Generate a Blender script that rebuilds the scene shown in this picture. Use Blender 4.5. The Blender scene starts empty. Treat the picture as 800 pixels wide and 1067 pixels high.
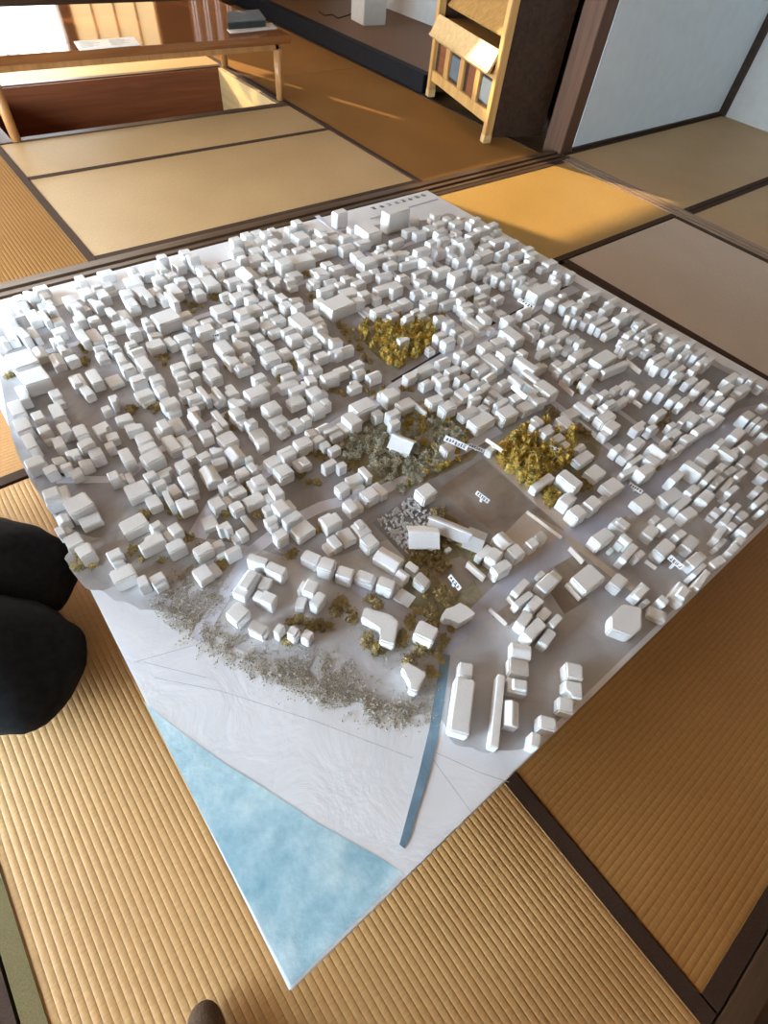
import bpy, bmesh, math, random
from mathutils import Vector, Matrix, noise
R_ = random.Random(11)
scn = bpy.context.scene
COL = scn.collection
S = 1.15            # lens height above the mats (m)
BZ = 0.22           # top of the model board above the mats
FPX = 541.8         # focal length in pixels of the 800 x 1067 frame
PITCH, ROLL, YAW = 0.918995913, -0.145858949, 0.785788482

def cam_axes():
    cp, sp = math.cos(PITCH), math.sin(PITCH)
    cy, sy = math.cos(YAW), math.sin(YAW)
    fw = Vector((cp*sy, cp*cy, -sp)); r = Vector((cy, -sy, 0)); dn = fw.cross(r)
    cr, sr = math.cos(ROLL), math.sin(ROLL)
    return r*cr + dn*sr, dn*cr - r*sr, fw
CR, CD, CF = cam_axes()
def at(px, py, z=0.0):
    """point of the photograph -> point on the horizontal plane at height z"""
    d = CR*(px-400) + CD*(py-533.5) + CF*FPX
    t = (z-S)/d.z
    return Vector((d.x*t, d.y*t, z))
def pix(p):
    q = Vector(p)-Vector((0, 0, S)); w = q.dot(CF)
    return 400+FPX*q.dot(CR)/w, 533.5+FPX*q.dot(CD)/w

cam_d = bpy.data.cameras.new('camera'); cam = bpy.data.objects.new('camera', cam_d); COL.objects.link(cam)
m = Matrix.Identity(4)
for i in range(3):
    m[i][0], m[i][1], m[i][2], m[i][3] = CR[i], -CD[i], -CF[i], (0, 0, S)[i]
cam.matrix_world = m
cam_d.sensor_fit = 'VERTICAL'; cam_d.sensor_height = 36.0; cam_d.lens = 36.0*FPX/1067.0
cam_d.clip_start = 0.02
scn.camera = cam

# ------------------------------------------------------------------ materials
def nodes(name):
    mt = bpy.data.materials.new(name); mt.use_nodes = True
    nt = mt.node_tree; return mt, nt, nt.nodes['Principled BSDF']
def N(nt, kind, **kw):
    n = nt.nodes.new(kind)
    for k, v in kw.items():
        if k in n.inputs.keys(): n.inputs[k].default_value = v
        else: setattr(n, k, v)
    return n
def ramp(nt, fac, stops):
    r = nt.nodes.new('ShaderNodeValToRGB')
    while len(r.color_ramp.elements) < len(stops): r.color_ramp.elements.new(0.5)
    for e, (p, c) in zip(r.color_ramp.elements, stops): e.position = p; e.color = (*c, 1)
    nt.links.new(fac, r.inputs[0]); return r.outputs[0]
def bump(nt, h, b, strength, dist):
    n = N(nt, 'ShaderNodeBump', Strength=strength, Distance=dist)
    nt.links.new(h, n.inputs['Height']); nt.links.new(n.outputs[0], b.inputs['Normal']); return n
def coords(nt, scale=(1, 1, 1)):
    c = N(nt, 'ShaderNodeTexCoord'); mp = N(nt, 'ShaderNodeMapping'); mp.inputs['Scale'].default_value = scale
    nt.links.new(c.outputs['Object'], mp.inputs[0]); return mp.outputs[0]
def flat(name, c, rough=0.6, nscale=30, amount=0.12, bumpk=0.0, spec=0.4, metal=0.0, stretch=(1, 1, 1)):
    mt, nt, b = nodes(name); v = coords(nt, stretch)
    nz = N(nt, 'ShaderNodeTexNoise', Scale=nscale, Detail=4.0); nt.links.new(v, nz.inputs['Vector'])
    lo = tuple(x*(1-amount) for x in c); hi = tuple(min(1, x*(1+amount)) for x in c)
    nt.links.new(ramp(nt, nz.outputs['Fac'], [(0.3, lo), (0.7, hi)]), b.inputs['Base Color'])
    b.inputs['Roughness'].default_value = rough; b.inputs['Specular IOR Level'].default_value = spec
    b.inputs['Metallic'].default_value = metal
    if bumpk: bump(nt, nz.outputs['Fac'], b, bumpk, 0.002)
    return mt
def wood(name, c1, c2, axis='X', rough=0.45, scale=1.0, spec=0.4):
    st = {'X': (1.2, 22, 22), 'Y': (22, 1.2, 22), 'Z': (22, 22, 1.2)}[axis]
    mt, nt, b = nodes(name); v = coords(nt, tuple(s*scale for s in st))
    nz = N(nt, 'ShaderNodeTexNoise', Scale=1.5, Detail=6.0, Roughness=0.6, Distortion=0.6); nt.links.new(v, nz.inputs['Vector'])
    nt.links.new(ramp(nt, nz.outputs['Fac'], [(0.3, c1), (0.72, c2)]), b.inputs['Base Color'])
    b.inputs['Roughness'].default_value = rough; b.inputs['Specular IOR Level'].default_value = spec
    bump(nt, nz.outputs['Fac'], b, 0.15, 0.002)
    return mt
def tatami(name, lo, hi, axis, pitch=0.0122, rough=0.5, spec=0.35):
    """woven rush: rounded ribs running along `axis`, fine rushes across them"""
    mt, nt, b = nodes(name)
    c = N(nt, 'ShaderNodeTexCoord'); sx = N(nt, 'ShaderNodeSeparateXYZ'); nt.links.new(c.outputs['Object'], sx.inputs[0])
    across = sx.outputs['Y' if axis == 'X' else 'X']; along = sx.outputs['X' if axis == 'X' else 'Y']
    def mth(op, a, bv=None, b2=None):
        n = N(nt, 'ShaderNodeMath', operation=op)
        nt.links.new(a, n.inputs[0])
        if bv is not None: n.inputs[1].default_value = bv
        if b2 is not None: nt.links.new(b2, n.inputs[1])
        return n.outputs[0]
    ph = mth('MULTIPLY', across, math.pi/pitch)
    rib = mth('POWER', mth('ABSOLUTE', mth('SINE', ph)), 0.55)
    # every rush is a fine line across the ribs
    mp = N(nt, 'ShaderNodeMapping'); nt.links.new(c.outputs['Object'], mp.inputs[0])
    mp.inputs['Scale'].default_value = (300, 70, 1) if axis == 'X' else (70, 300, 1)
    nz = N(nt, 'ShaderNodeTexNoise', Scale=1.0, Detail=2.0); nt.links.new(mp.outputs[0], nz.inputs['Vector'])
    big = N(nt, 'ShaderNodeTexNoise', Scale=2.2, Detail=4.0); nt.links.new(c.outputs['Object'], big.inputs['Vector'])
    mix = mth('ADD', mth('MULTIPLY', nz.outputs['Fac'], 0.55), None, mth('MULTIPLY', big.outputs['Fac'], 0.45))
    col = ramp(nt, mix, [(0.3, lo), (0.7, hi)])
    dark = N(nt, 'ShaderNodeMix', data_type='RGBA', blend_type='MULTIPLY'); dark.inputs[0].default_value = 1.0
    g = ramp(nt, rib, [(0.0, (0.62, 0.56, 0.50)), (0.45, (1, 1, 1))])
    nt.links.new(col, dark.inputs[6]); nt.links.new(g, dark.inputs[7])
    nt.links.new(dark.outputs[2], b.inputs['Base Color'])
    h = mth('ADD', mth('MULTIPLY', rib, 1.0), None, mth('MULTIPLY', nz.outputs['Fac'], 0.30))
    bump(nt, h, b, 0.6, 0.0016)
    b.inputs['Roughness'].default_value = rough; b.inputs['Specular IOR Level'].default_value = spec
    return mt
def glow(name, c, k):
    mt, nt, b = nodes(name)
    b.inputs['Base Color'].default_value = (*[min(1, x*.8) for x in c], 1)
    b.inputs['Emission Color'].default_value = (*c, 1); b.inputs['Emission Strength'].default_value = k
    return mt

M = {}
M['foam'] = flat('white_foam', (0.80, 0.80, 0.79), 0.7, 260, 0.03, 0.12, 0.25)
M['foam_grey'] = flat('grey_foam', (0.62, 0.62, 0.62), 0.7, 200, 0.05, 0.15, 0.25)
M['paper'] = None
M['ink'] = flat('black_ink', (0.02, 0.02, 0.025), 0.6, 50, 0.1)
M['fence'] = flat('cream_strip', (0.72, 0.64, 0.56), 0.7, 90, 0.06)
M['heri'] = flat('dark_brown_cloth', (0.060, 0.034, 0.022), 0.85, 500, 0.25, 0.3, 0.15)
M['heri_olive'] = flat('olive_cloth', (0.16, 0.12, 0.05), 0.85, 500, 0.2, 0.3, 0.15)
M['core'] = flat('mat_core_straw', (0.25, 0.17, 0.08), 0.9, 80, 0.2)
M['sill'] = wood('worn_sill_wood', (0.055, 0.030, 0.016), (0.13, 0.075, 0.042), 'X', 0.42)
M['sillY'] = wood('worn_sill_wood_pale', (0.20, 0.12, 0.075), (0.36, 0.24, 0.15), 'Y', 0.42)
M['dark_wood'] = wood('dark_wood', (0.022, 0.011, 0.006), (0.055, 0.028, 0.015), 'X', 0.5, 1.0, 0.25)
M['post'] = wood('post_wood', (0.065, 0.026, 0.010), (0.14, 0.06, 0.026), 'Z', 0.5)
M['table'] = wood('lacquered_table_wood', (0.14, 0.045, 0.014), (0.26, 0.10, 0.03), 'X', 0.07, 1.0, 0.8)
M['leg'] = wood('table_leg_wood', (0.30, 0.13, 0.04), (0.48, 0.23, 0.08), 'Z', 0.35)
M['pit'] = wood('pit_panel_wood', (0.13, 0.035, 0.012), (0.23, 0.075, 0.028), 'X', 0.4)
M['rack'] = wood('honey_rack_wood', (0.38, 0.19, 0.055), (0.58, 0.33, 0.11), 'Z', 0.4)
M['rack_pale'] = wood('pale_shelf_wood', (0.46, 0.28, 0.11), (0.62, 0.42, 0.19), 'Y', 0.45)
M['lacquer'] = flat('black_lacquer', (0.008, 0.008, 0.010), 0.6, 20, 0.2, 0, 0.12)
M['alcove'] = tatami('alcove_rush', (0.15, 0.065, 0.02), (0.21, 0.10, 0.035), 'Y')
M['plaster'] = flat('white_plaster', (0.66, 0.75, 0.80), 0.9, 14, 0.03, 0.05, 0.1)
M['plaster_grey'] = flat('grey_plaster', (0.56, 0.54, 0.50), 0.9, 14, 0.04, 0.05, 0.1)
M['ceil'] = wood('ceiling_boards', (0.22, 0.14, 0.08), (0.34, 0.23, 0.14), 'Y', 0.6)
M['trouser'] = flat('black_cotton', (0.012, 0.012, 0.013), 0.85, 60, 0.3, 0.35, 0.15)
M['skin'] = flat('skin', (0.55, 0.33, 0.23), 0.5, 30, 0.05)
M['hair'] = flat('black_hair', (0.015, 0.012, 0.010), 0.5, 90, 0.3, 0.4)
M['sock'] = flat('brown_sock', (0.085, 0.050, 0.030), 0.95, 350, 0.25, 0.5, 0.1)
M['white_box'] = flat('white_card', (0.50, 0.46, 0.40), 0.6, 20, 0.04)
M['print'] = flat('printed_page', (0.80, 0.80, 0.78), 0.5, 160, 0.05)
M['glass_grey'] = flat('grey_glazing', (0.10, 0.12, 0.135), 0.5, 20, 0.1, 0, 0.3)
M['cover'] = flat('dark_green_cover', (0.02, 0.028, 0.02), 0.4, 30, 0.2)
M['teal'] = flat('teal_cover', (0.05, 0.12, 0.15), 0.35, 12, 0.3)

def paper_mat():
    mt, nt, b = nodes('crinkled_map_paper'); v = coords(nt)
    w = N(nt, 'ShaderNodeTexNoise', Scale=7.0, Detail=5.0, Roughness=0.55, Distortion=1.2); nt.links.new(v, w.inputs['Vector'])
    nt.links.new(ramp(nt, w.outputs['Fac'], [(0.3, (0.74, 0.75, 0.78)), (0.7, (0.80, 0.81, 0.83))]), b.inputs['Base Color'])
    vo = N(nt, 'ShaderNodeTexVoronoi', Scale=4.0, feature='DISTANCE_TO_EDGE')
    dv = N(nt, 'ShaderNodeMix', data_type='VECTOR'); dv.inputs[0].default_value = 0.25
    nt.links.new(v, dv.inputs[4]); nt.links.new(w.outputs['Color'], dv.inputs[5]); nt.links.new(dv.outputs[1], vo.inputs['Vector'])
    ad = N(nt, 'ShaderNodeMath', operation='MULTIPLY_ADD'); ad.inputs[1].default_value = 0.5
    nt.links.new(w.outputs['Fac'], ad.inputs[0]); nt.links.new(vo.outputs['Distance'], ad.inputs[2])
    bump(nt, ad.outputs[0], b, 0.30, 0.010)
    b.inputs['Roughness'].default_value = 0.55; b.inputs['Specular IOR Level'].default_value = 0.3
    return mt
def wash(name, stops, scale=9.0, rough=0.6, crinkle=0.25, dist=0.5):
    """watercolour wash: blotchy pigment on paper"""
    mt, nt, b = nodes(name); v = coords(nt)
    w = N(nt, 'ShaderNodeTexNoise', Scale=scale, Detail=7.0, Roughness=0.62, Distortion=dist); nt.links.new(v, w.inputs['Vector'])
    nt.links.new(ramp(nt, w.outputs['Fac'], stops), b.inputs['Base Color'])
    bump(nt, w.outputs['Fac'], b, crinkle, 0.012)
    b.inputs['Roughness'].default_value = rough; b.inputs['Specular IOR Level'].default_value = 0.3
    return mt
M['paper'] = paper_mat()
M['sea'] = wash('blue_sea_wash', [(0.30, (0.21, 0.44, 0.56)), (0.48, (0.40, 0.62, 0.71)), (0.64, (0.62, 0.79, 0.84))], 12.0, 0.6, 0.25, 0.0)
M['town'] = wash('contact_shaded_town_wash', [(0.28, (0.25, 0.235, 0.235)), (0.5, (0.34, 0.325, 0.33)), (0.72, (0.46, 0.445, 0.46))], 8.0)
M['canal'] = wash('blue_canal_wash', [(0.3, (0.10, 0.18, 0.25)), (0.7, (0.22, 0.33, 0.42))], 16.0)
M['road'] = wash('lilac_grey_road_wash', [(0.3, (0.40, 0.40, 0.47)), (0.7, (0.52, 0.52, 0.59))], 12.0)
M['pale_road'] = wash('pale_lilac_road_wash', [(0.3, (0.58, 0.59, 0.68)), (0.7, (0.68, 0.69, 0.77))], 12.0)
M['earth'] = wash('brown_grey_earth_wash', [(0.25, (0.22, 0.18, 0.15)), (0.5, (0.33, 0.28, 0.24)), (0.75, (0.42, 0.38, 0.35))], 11.0)
M['taupe'] = wash('taupe_ground_wash', [(0.28, (0.38, 0.365, 0.37)), (0.5, (0.48, 0.465, 0.47)), (0.72, (0.62, 0.61, 0.62))], 7.0)
M['shade_earth'] = wash('shaded_ground_wash', [(0.28, (0.27, 0.245, 0.23)), (0.5, (0.38, 0.355, 0.34)), (0.72, (0.50, 0.48, 0.47))], 10.0)
M['sandy'] = wash('beige_lot_wash', [(0.25, (0.46, 0.39, 0.32)), (0.75, (0.58, 0.50, 0.42))], 10.0)
M['grave'] = wash('dark_grey_yard_wash', [(0.25, (0.20, 0.20, 0.22)), (0.75, (0.34, 0.34, 0.36))], 14.0)
M['mossground'] = wash('mossy_ground_wash', [(0.25, (0.16, 0.13, 0.07)), (0.5, (0.26, 0.23, 0.14)), (0.75, (0.42, 0.39, 0.32))], 22.0)
M['pencil'] = flat('pencil_line', (0.45, 0.46, 0.50), 0.7, 80, 0.15)
def foliage(name, stops, scale=55):
    mt, nt, b = nodes(name); v = coords(nt)
    w = N(nt, 'ShaderNodeTexNoise', Scale=float(scale), Detail=4.0, Roughness=0.7); nt.links.new(v, w.inputs['Vector'])
    nt.links.new(ramp(nt, w.outputs['Fac'], stops), b.inputs['Base Color'])
    b.inputs['Roughness'].default_value = 0.9; b.inputs['Specular IOR Level'].default_value = 0.1
    return mt
M['amber'] = foliage('amber_olive_moss', [(0.30, (0.14, 0.12, 0.04)), (0.43, (0.30, 0.26, 0.09)), (0.50, (0.46, 0.33, 0.08)), (0.58, (0.66, 0.41, 0.07)), (0.70, (0.42, 0.38, 0.17))], 75)
M['olive'] = foliage('grey_olive_moss', [(0.26, (0.24, 0.23, 0.15)), (0.46, (0.40, 0.40, 0.31)), (0.58, (0.55, 0.55, 0.46)), (0.66, (0.48, 0.40, 0.20)), (0.76, (0.62, 0.44, 0.13))], 40)
M['brown'] = foliage('brown_moss', [(0.28, (0.18, 0.13, 0.06)), (0.50, (0.32, 0.25, 0.12)), (0.62, (0.46, 0.36, 0.17)), (0.76, (0.55, 0.38, 0.11))])
M['beach'] = foliage('straw_grass', [(0.30, (0.30, 0.26, 0.19)), (0.50, (0.47, 0.43, 0.35)), (0.62, (0.60, 0.57, 0.50)), (0.75, (0.45, 0.36, 0.20))], 90)

# ------------------------------------------------------------------ building helpers
def link(name, me, mat, parent=None):
    o = bpy.data.objects.new(name, me)
    if mat is not None: me.materials.append(mat)
    COL.objects.link(o)
    if parent is not None: o.parent = parent
    return o
def tag(o, label=None, cat=None, group=None, kind=None):
    if label: o['label'] = label
    if cat: o['category'] = cat
    if group: o['group'] = group
    if kind: o['kind'] = kind
    return o
def empty(name, loc=(0, 0, 0), rz=0.0):
    o = bpy.data.objects.new(name, None); COL.objects.link(o); o.location = loc; o.rotation_euler = (0, 0, rz)
    o.empty_display_size = 0.05; return o
def bm_obj(name, bm, mat, parent=None, smooth=False):
    bmesh.ops.recalc_face_normals(bm, faces=bm.faces[:])
    me = bpy.data.meshes.new(name); bm.to_mesh(me); bm.free()
    if smooth:
        for p in me.polygons: p.use_smooth = True
    return link(name, me, mat, parent)
def prism(bm, pts, z0, z1, mtx=None):
    """vertical prism over a polygon"""
    lo = [bm.verts.new((p[0], p[1], z0)) for p in pts]; hi = [bm.verts.new((p[0], p[1], z1)) for p in pts]
    n = len(pts); f = [bm.faces.new(lo[::-1]), bm.faces.new(hi)]
    for i in range(n): f.append(bm.faces.new((lo[i], lo[(i+1) % n], hi[(i+1) % n], hi[i])))
    if mtx is not None: bmesh.ops.transform(bm, matrix=mtx, verts=lo+hi)
    return lo, hi
def box(bm, x0, x1, y0, y1, z0, z1, mtx=None):
    return prism(bm, [(x0, y0), (x1, y0), (x1, y1), (x0, y1)], z0, z1, mtx)
def bev(bm, w, seg=1):
    bmesh.ops.bevel(bm, geom=bm.edges[:], offset=w, segments=seg, affect='EDGES', clamp_overlap=True)
def boxo(name, x0, x1, y0, y1, z0, z1, mat, parent=None, b=0.0, seg=2):
    bm = bmesh.new(); box(bm, x0, x1, y0, y1, z0, z1)
    if b: bev(bm, b, seg)
    return bm_obj(name, bm, mat, parent)
def struct(o): o['kind'] = 'structure'; return o
def bar(bm, p, q, w, h, up=Vector((0, 0, 1))):
    """square bar from p to q"""
    p, q = Vector(p), Vector(q); d = (q-p); L = d.length; d.normalize()
    s = d.cross(up)
    if s.length < 1e-4: s = Vector((1, 0, 0))
    s.normalize(); u = s.cross(d)
    mt = Matrix(((d.x, s.x, u.x, p.x), (d.y, s.y, u.y, p.y), (d.z, s.z, u.z, p.z), (0, 0, 0, 1)))
    return box(bm, 0, L, -w/2, w/2, -h/2, h/2, mt)
def skin(name, verts, edges, radii, mat, parent=None, root=0, sub=2):
    me = bpy.data.meshes.new(name); me.from_pydata([tuple(v) for v in verts], edges, [])
    o = link(name, me, mat, parent)
    md = o.modifiers.new('skin', 'SKIN'); md.use_smooth_shade = True
    for i, r in enumerate(radii):
        sv = me.skin_vertices[0].data[i]; sv.radius = (r, r) if not isinstance(r, tuple) else r
        sv.use_root = (i == root)
    sb = o.modifiers.new('sub', 'SUBSURF'); sb.levels = sub; sb.render_levels = sub
    return o

# ------------------------------------------------------------------ the room
bm = bmesh.new()
box(bm, -1.9, 5.4, -2.1, 3.60, -0.12, -0.052); box(bm, -1.9, 5.4, 4.42, 6.3, -0.12, -0.052)
box(bm, -1.9, 0.50, 3.60, 4.42, -0.12, -0.052); box(bm, 2.12, 5.4, 3.60, 4.42, -0.12, -0.052)
struct(bm_obj('floor', bm, M['core']))
struct(boxo('ceiling', -2.0, 5.5, -2.2, 6.4, 2.36, 2.46, M['ceil']))
struct(boxo('wall_back', -2.0, 5.5, -2.2, -2.1, -0.12, 2.36, M['ceil']))
WR = at(744, 117).x
struct(boxo('wall_right', WR, WR+0.1, -2.1, 6.3, -0.12, 2.36, M['plaster_grey']))
WY = 2.20
struct(boxo('wall_inner', 3.40, WR, WY, WY+0.1, -0.05, 2.36, M['plaster']))
struct(boxo('baseboard_inner', 3.38, WR, WY-0.016, WY, 0.0, 0.022, M['dark_wood']))
struct(boxo('trim_1', WR-0.035, WR, WY-0.05, WY, 0.0, 2.36, M['dark_wood']))          # dark upright in the corner
# left wall: paper screens with daylight behind them
LX = -1.9
bm = bmesh.new()
box(bm, LX-0.1, LX, -2.1, 6.3, 1.25, 2.36); box(bm, LX-0.1, LX, -2.1, 6.3, -0.12, 0.12)
for y0, y1 in ((-2.1, 0.25), (4.0, 6.3)): box(bm, LX-0.1, LX, y0, y1, 0.12, 1.25)
struct(bm_obj('wall_left', bm, M['plaster_grey']))
M['day'] = glow('daylit_screen_paper', (0.62, 0.81, 1.0), 27.0)
M['warm'] = glow('warm_lit_screen_paper', (1.0, 0.72, 0.36), 1.0)
M['cool'] = glow('cool_lit_screen_paper', (0.66, 0.83, 1.0), 2.2)
M['dim'] = glow('dim_lit_screen_paper', (0.9, 0.93, 1.0), 1.2)
def shoji(name, ax, c0, c1, pos, z0, z1, mat, n, rows=4, sgn=1):
    o = boxo(name, *((pos-0.012, pos, c0, c1) if ax == 'Y' else (c0, c1, pos-0.012, pos)), z0, z1, mat)
    struct(o)
    bm = bmesh.new(); t = 0.010; p0, p1 = (pos, pos+0.03) if sgn > 0 else (pos-0.045, pos-0.013)
    for i in range(n+1):
        c = c0+(c1-c0)*i/n; w = 0.016 if i in (0, n) or i % 4 == 0 else 0.005
        box(bm, *((p0, p1, c-w, c+w) if ax == 'Y' else (c-w, c+w, p0, p1)), z0, z1)
    for k in range(rows+1):
        z = z0+(z1-z0)*k/rows; w = 0.015 if k in (0, rows) else 0.005
        box(bm, *((p0, p1, c0, c1) if ax == 'Y' else (c0, c1, p0, p1)), z-w, z+w)
    bm_obj('window_lattice', bm, M['leg'], o)
shoji('window_1', 'Y', 0.25, 4.0, LX-0.03, 0.12, 1.25, M['day'], 20)
# far wall: paper screens with an open strip below and above that lets the sun in, warm screens, a reed blind
FY = 6.2
M['sunny'] = glow('sunny_screen_paper', (1.0, 0.93, 0.82), 8.5)
bm = bmesh.new()
box(bm, -1.9, WR, FY, FY+0.1, 2.26, 2.36); box(bm, -1.9, WR, FY, FY+0.1, -0.12, 0.10)
box(bm, -1.9, -0.0, FY, FY+0.1, 2.0, 2.26); box(bm, 1.70, WR, FY, FY+0.1, 2.0, 2.26)
box(bm, -0.12, 0.0, FY, FY+0.1, 0.1, 2.0); box(bm, 1.62, 1.70, FY, FY+0.1, 0.1, 2.26)
box(bm, 2.45, 2.75, FY, FY+0.1, 0.1, 2.0); box(bm, 3.45, WR, FY, FY+0.1, 0.1, 2.0)
struct(bm_obj('wall_far', bm, M['dark_wood']))
shoji('window_2', 'X', -1.9, -0.12, FY+0.05, 0.1, 2.0, M['sunny'], 8, 4, -1)
shoji('window_3', 'X', 1.70, 2.45, FY+0.05, 0.1, 2.0, M['warm'], 4, 1, -1)
shoji('window_4', 'X', 2.75, 3.45, FY+0.05, 0.1, 2.0, M['dim'], 24, 1, -1)
shoji('window_5', 'X', 3.5, 5.0, -2.06, 0.3, 1.9, M['cool'], 12, 4, 1)
# unseen screens added to mask the sun: slits between them cast the streaks
shoji('sun_mask_6', 'X', 0.0, 0.22, FY+0.05, 0.92, 1.72, M['sunny'], 2, 2, -1)
shoji('sun_mask_7', 'X', 0.62, 1.13, FY+0.05, 0.92, 1.72, M['sunny'], 3, 2, -1)
shoji('sun_mask_8', 'X', 1.205, 1.41, FY+0.05, 0.92, 1.72, M['sunny'], 2, 2, -1)
shoji('sun_mask_9', 'X', 1.485, 1.62, FY+0.05, 0.92, 1.72, M['sunny'], 1, 2, -1)
shoji('sun_mask_10', 'X', 0.22, 0.62, FY+0.05, 1.36, 1.72, M['sunny'], 2, 1, -1)
shoji('sun_mask_11', 'X', 0.22, 0.62, FY+0.05, 0.92, 1.20, M['sunny'], 2, 1, -1)
shoji('sun_mask_12', 'X', 1.13, 1.205, FY+0.05, 1.40, 1.72, M['sunny'], 1, 1, -1)
shoji('sun_mask_13', 'X', 1.41, 1.485, FY+0.05, 1.40, 1.72, M['sunny'], 1, 1, -1)
shoji('sun_mask_14', 'X', 0.0, 0.42, FY+0.05, 1.72, 2.26, M['sunny'], 2, 1, -1)
struct(boxo('sun_stop_bar', 0.42, 1.44, FY+0.02, FY+0.08, 2.13, 2.26, M['dark_wood']))  # unseen bar added to keep the sun off the grey mat
# sills with grooves
def sill(name, x0, x1, y0, y1, mat, axis):
    bm = bmesh.new(); w = (y1-y0) if axis == 'X' else (x1-x0)
    cuts = [(0, .16, 0), (.16, .34, -.012), (.34, .52, 0), (.52, .70, -.012), (.70, 1, 0)]
    for a, b, dz in cuts:
        if axis == 'X': box(bm, x0, x1, y0+a*w, y0+b*w, -0.05, 0.004+dz)
        else: box(bm, x0+a*w, x0+b*w, y0, y1, -0.05, 0.004+dz)
    return struct(bm_obj(name, bm, mat))
sill('trim_2', -1.85, 3.30, 2.125, 2.26, M['sill'], 'X')
sill('trim_3', 3.21, 3.315, -0.52, 2.12, M['sillY'], 'Y')
sill('trim_4', -1.85, 3.30, -0.665, -0.53, M['sill'], 'X')
struct(boxo('trim_5', -1.85, 3.30, -0.715, -0.667, -0.05, 0.012, M['lacquer']))
struct(boxo('trim_6', -1.85, 5.2, -2.1, -0.72, -0.05, -0.01, M['rack_pale']))
# post between the rooms
pl = at(557, 160); pr = at(584, 159)
struct(boxo('pillar_inner', pr.x-0.02, pr.x+0.12, pr.y-0.01, pr.y+0.13, -0.05, 2.36, M['post'], None, 0.004))
# dark boards added for the gloom of the opening behind the rack
struct(boxo('dark_opening_board', 3.62, 3.70, 2.30, 3.30, -0.05, 2.36, M['dark_wood']))
struct(boxo('wall_recess', 3.70, WR, 3.22, 3.32, -0.05, 2.36, M['dark_wood']))

# ------------------------------------------------------------------ tatami mats
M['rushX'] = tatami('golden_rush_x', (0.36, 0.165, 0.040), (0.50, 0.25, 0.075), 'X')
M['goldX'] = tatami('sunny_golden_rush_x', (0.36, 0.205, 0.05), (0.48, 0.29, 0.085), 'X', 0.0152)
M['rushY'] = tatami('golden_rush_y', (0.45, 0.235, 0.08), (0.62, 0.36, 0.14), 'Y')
M['paleX'] = tatami('sheen_pale_rush_x', (0.42, 0.265, 0.115), (0.56, 0.375, 0.18), 'X')  # paler because the sheen of the weave is put into the base colour
M['paleY'] = tatami('sheen_grey_rush_y', (0.50, 0.39, 0.29), (0.64, 0.51, 0.39), 'Y')  # rush seen along the weave, its sheen painted in as grey
M['shadeY'] = tatami('shaded_rush_y', (0.24, 0.110, 0.030), (0.32, 0.16, 0.046), 'Y', 0.0145, 0.8, 0.06)  # rush darkened to brown: the shade over these mats is in the colour
def mat_(x0, x1, y0, y1, ribs, mat, label, heri=('a', 'b'), hm=('heri', 'heri'), hw=0.030):
    t = empty('tatami_mat', ((x0+x1)/2, (y0+y1)/2, -0.052)); tag(t, label, 'tatami mat', 'tatami mats on the floor')
    hx, hy = (x1-x0)/2, (y1-y0)/2
    o = boxo('rush_cover', -hx, hx, -hy, hy, 0.0, 0.052, M[mat], t, 0.002, 1)
    for k, s in enumerate((-1, 1)):
        if 'ab'[k] not in heri: continue
        if ribs == 'X': boxo('edge_binding', -hx, hx, *sorted((s*(hy+0.001), s*(hy-hw))), 0.03, 0.0545, M[hm[k]], t)
        else: boxo('edge_binding', *sorted((s*(hx+0.001), s*(hx-hw))), -hy, hy, 0.03, 0.0545, M[hm[k]], t)
    return t
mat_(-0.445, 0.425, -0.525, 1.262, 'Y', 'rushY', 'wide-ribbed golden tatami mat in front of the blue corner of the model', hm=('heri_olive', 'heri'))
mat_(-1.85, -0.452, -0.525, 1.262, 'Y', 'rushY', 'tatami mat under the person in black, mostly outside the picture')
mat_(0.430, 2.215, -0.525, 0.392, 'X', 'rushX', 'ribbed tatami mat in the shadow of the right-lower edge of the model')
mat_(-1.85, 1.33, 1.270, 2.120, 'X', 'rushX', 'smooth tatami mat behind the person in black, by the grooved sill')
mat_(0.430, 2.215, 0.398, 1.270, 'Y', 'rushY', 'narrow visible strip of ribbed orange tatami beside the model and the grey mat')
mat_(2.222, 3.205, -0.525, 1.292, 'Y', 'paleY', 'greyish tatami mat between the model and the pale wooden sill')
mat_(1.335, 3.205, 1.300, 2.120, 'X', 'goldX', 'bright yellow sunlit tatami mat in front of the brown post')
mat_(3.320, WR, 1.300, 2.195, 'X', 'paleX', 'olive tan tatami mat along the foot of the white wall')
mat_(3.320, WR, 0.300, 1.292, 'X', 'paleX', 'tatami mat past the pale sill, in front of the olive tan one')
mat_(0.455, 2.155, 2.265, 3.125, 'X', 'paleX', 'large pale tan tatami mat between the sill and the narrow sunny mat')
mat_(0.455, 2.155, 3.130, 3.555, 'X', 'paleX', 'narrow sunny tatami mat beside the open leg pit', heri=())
mat_(-0.43, 0.450, 2.265, 4.42, 'Y', 'shadeY', 'ribbed shade-brown tatami mat in the corner under the table end', heri=('a', 'b'))
mat_(2.162, 3.190, 2.265, 4.10, 'Y', 'shadeY', 'shade-darkened orange tatami mat in front of the display rack and alcove')
mat_(2.162, 3.190, 4.105, 6.10, 'Y', 'shadeY', 'shade-darkened orange tatami mat running along the black alcove sill')
mat_(0.455, 2.155, 4.465, 6.10, 'X', 'paleX', 'white sunlit tatami mat behind the low table', heri=())
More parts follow.
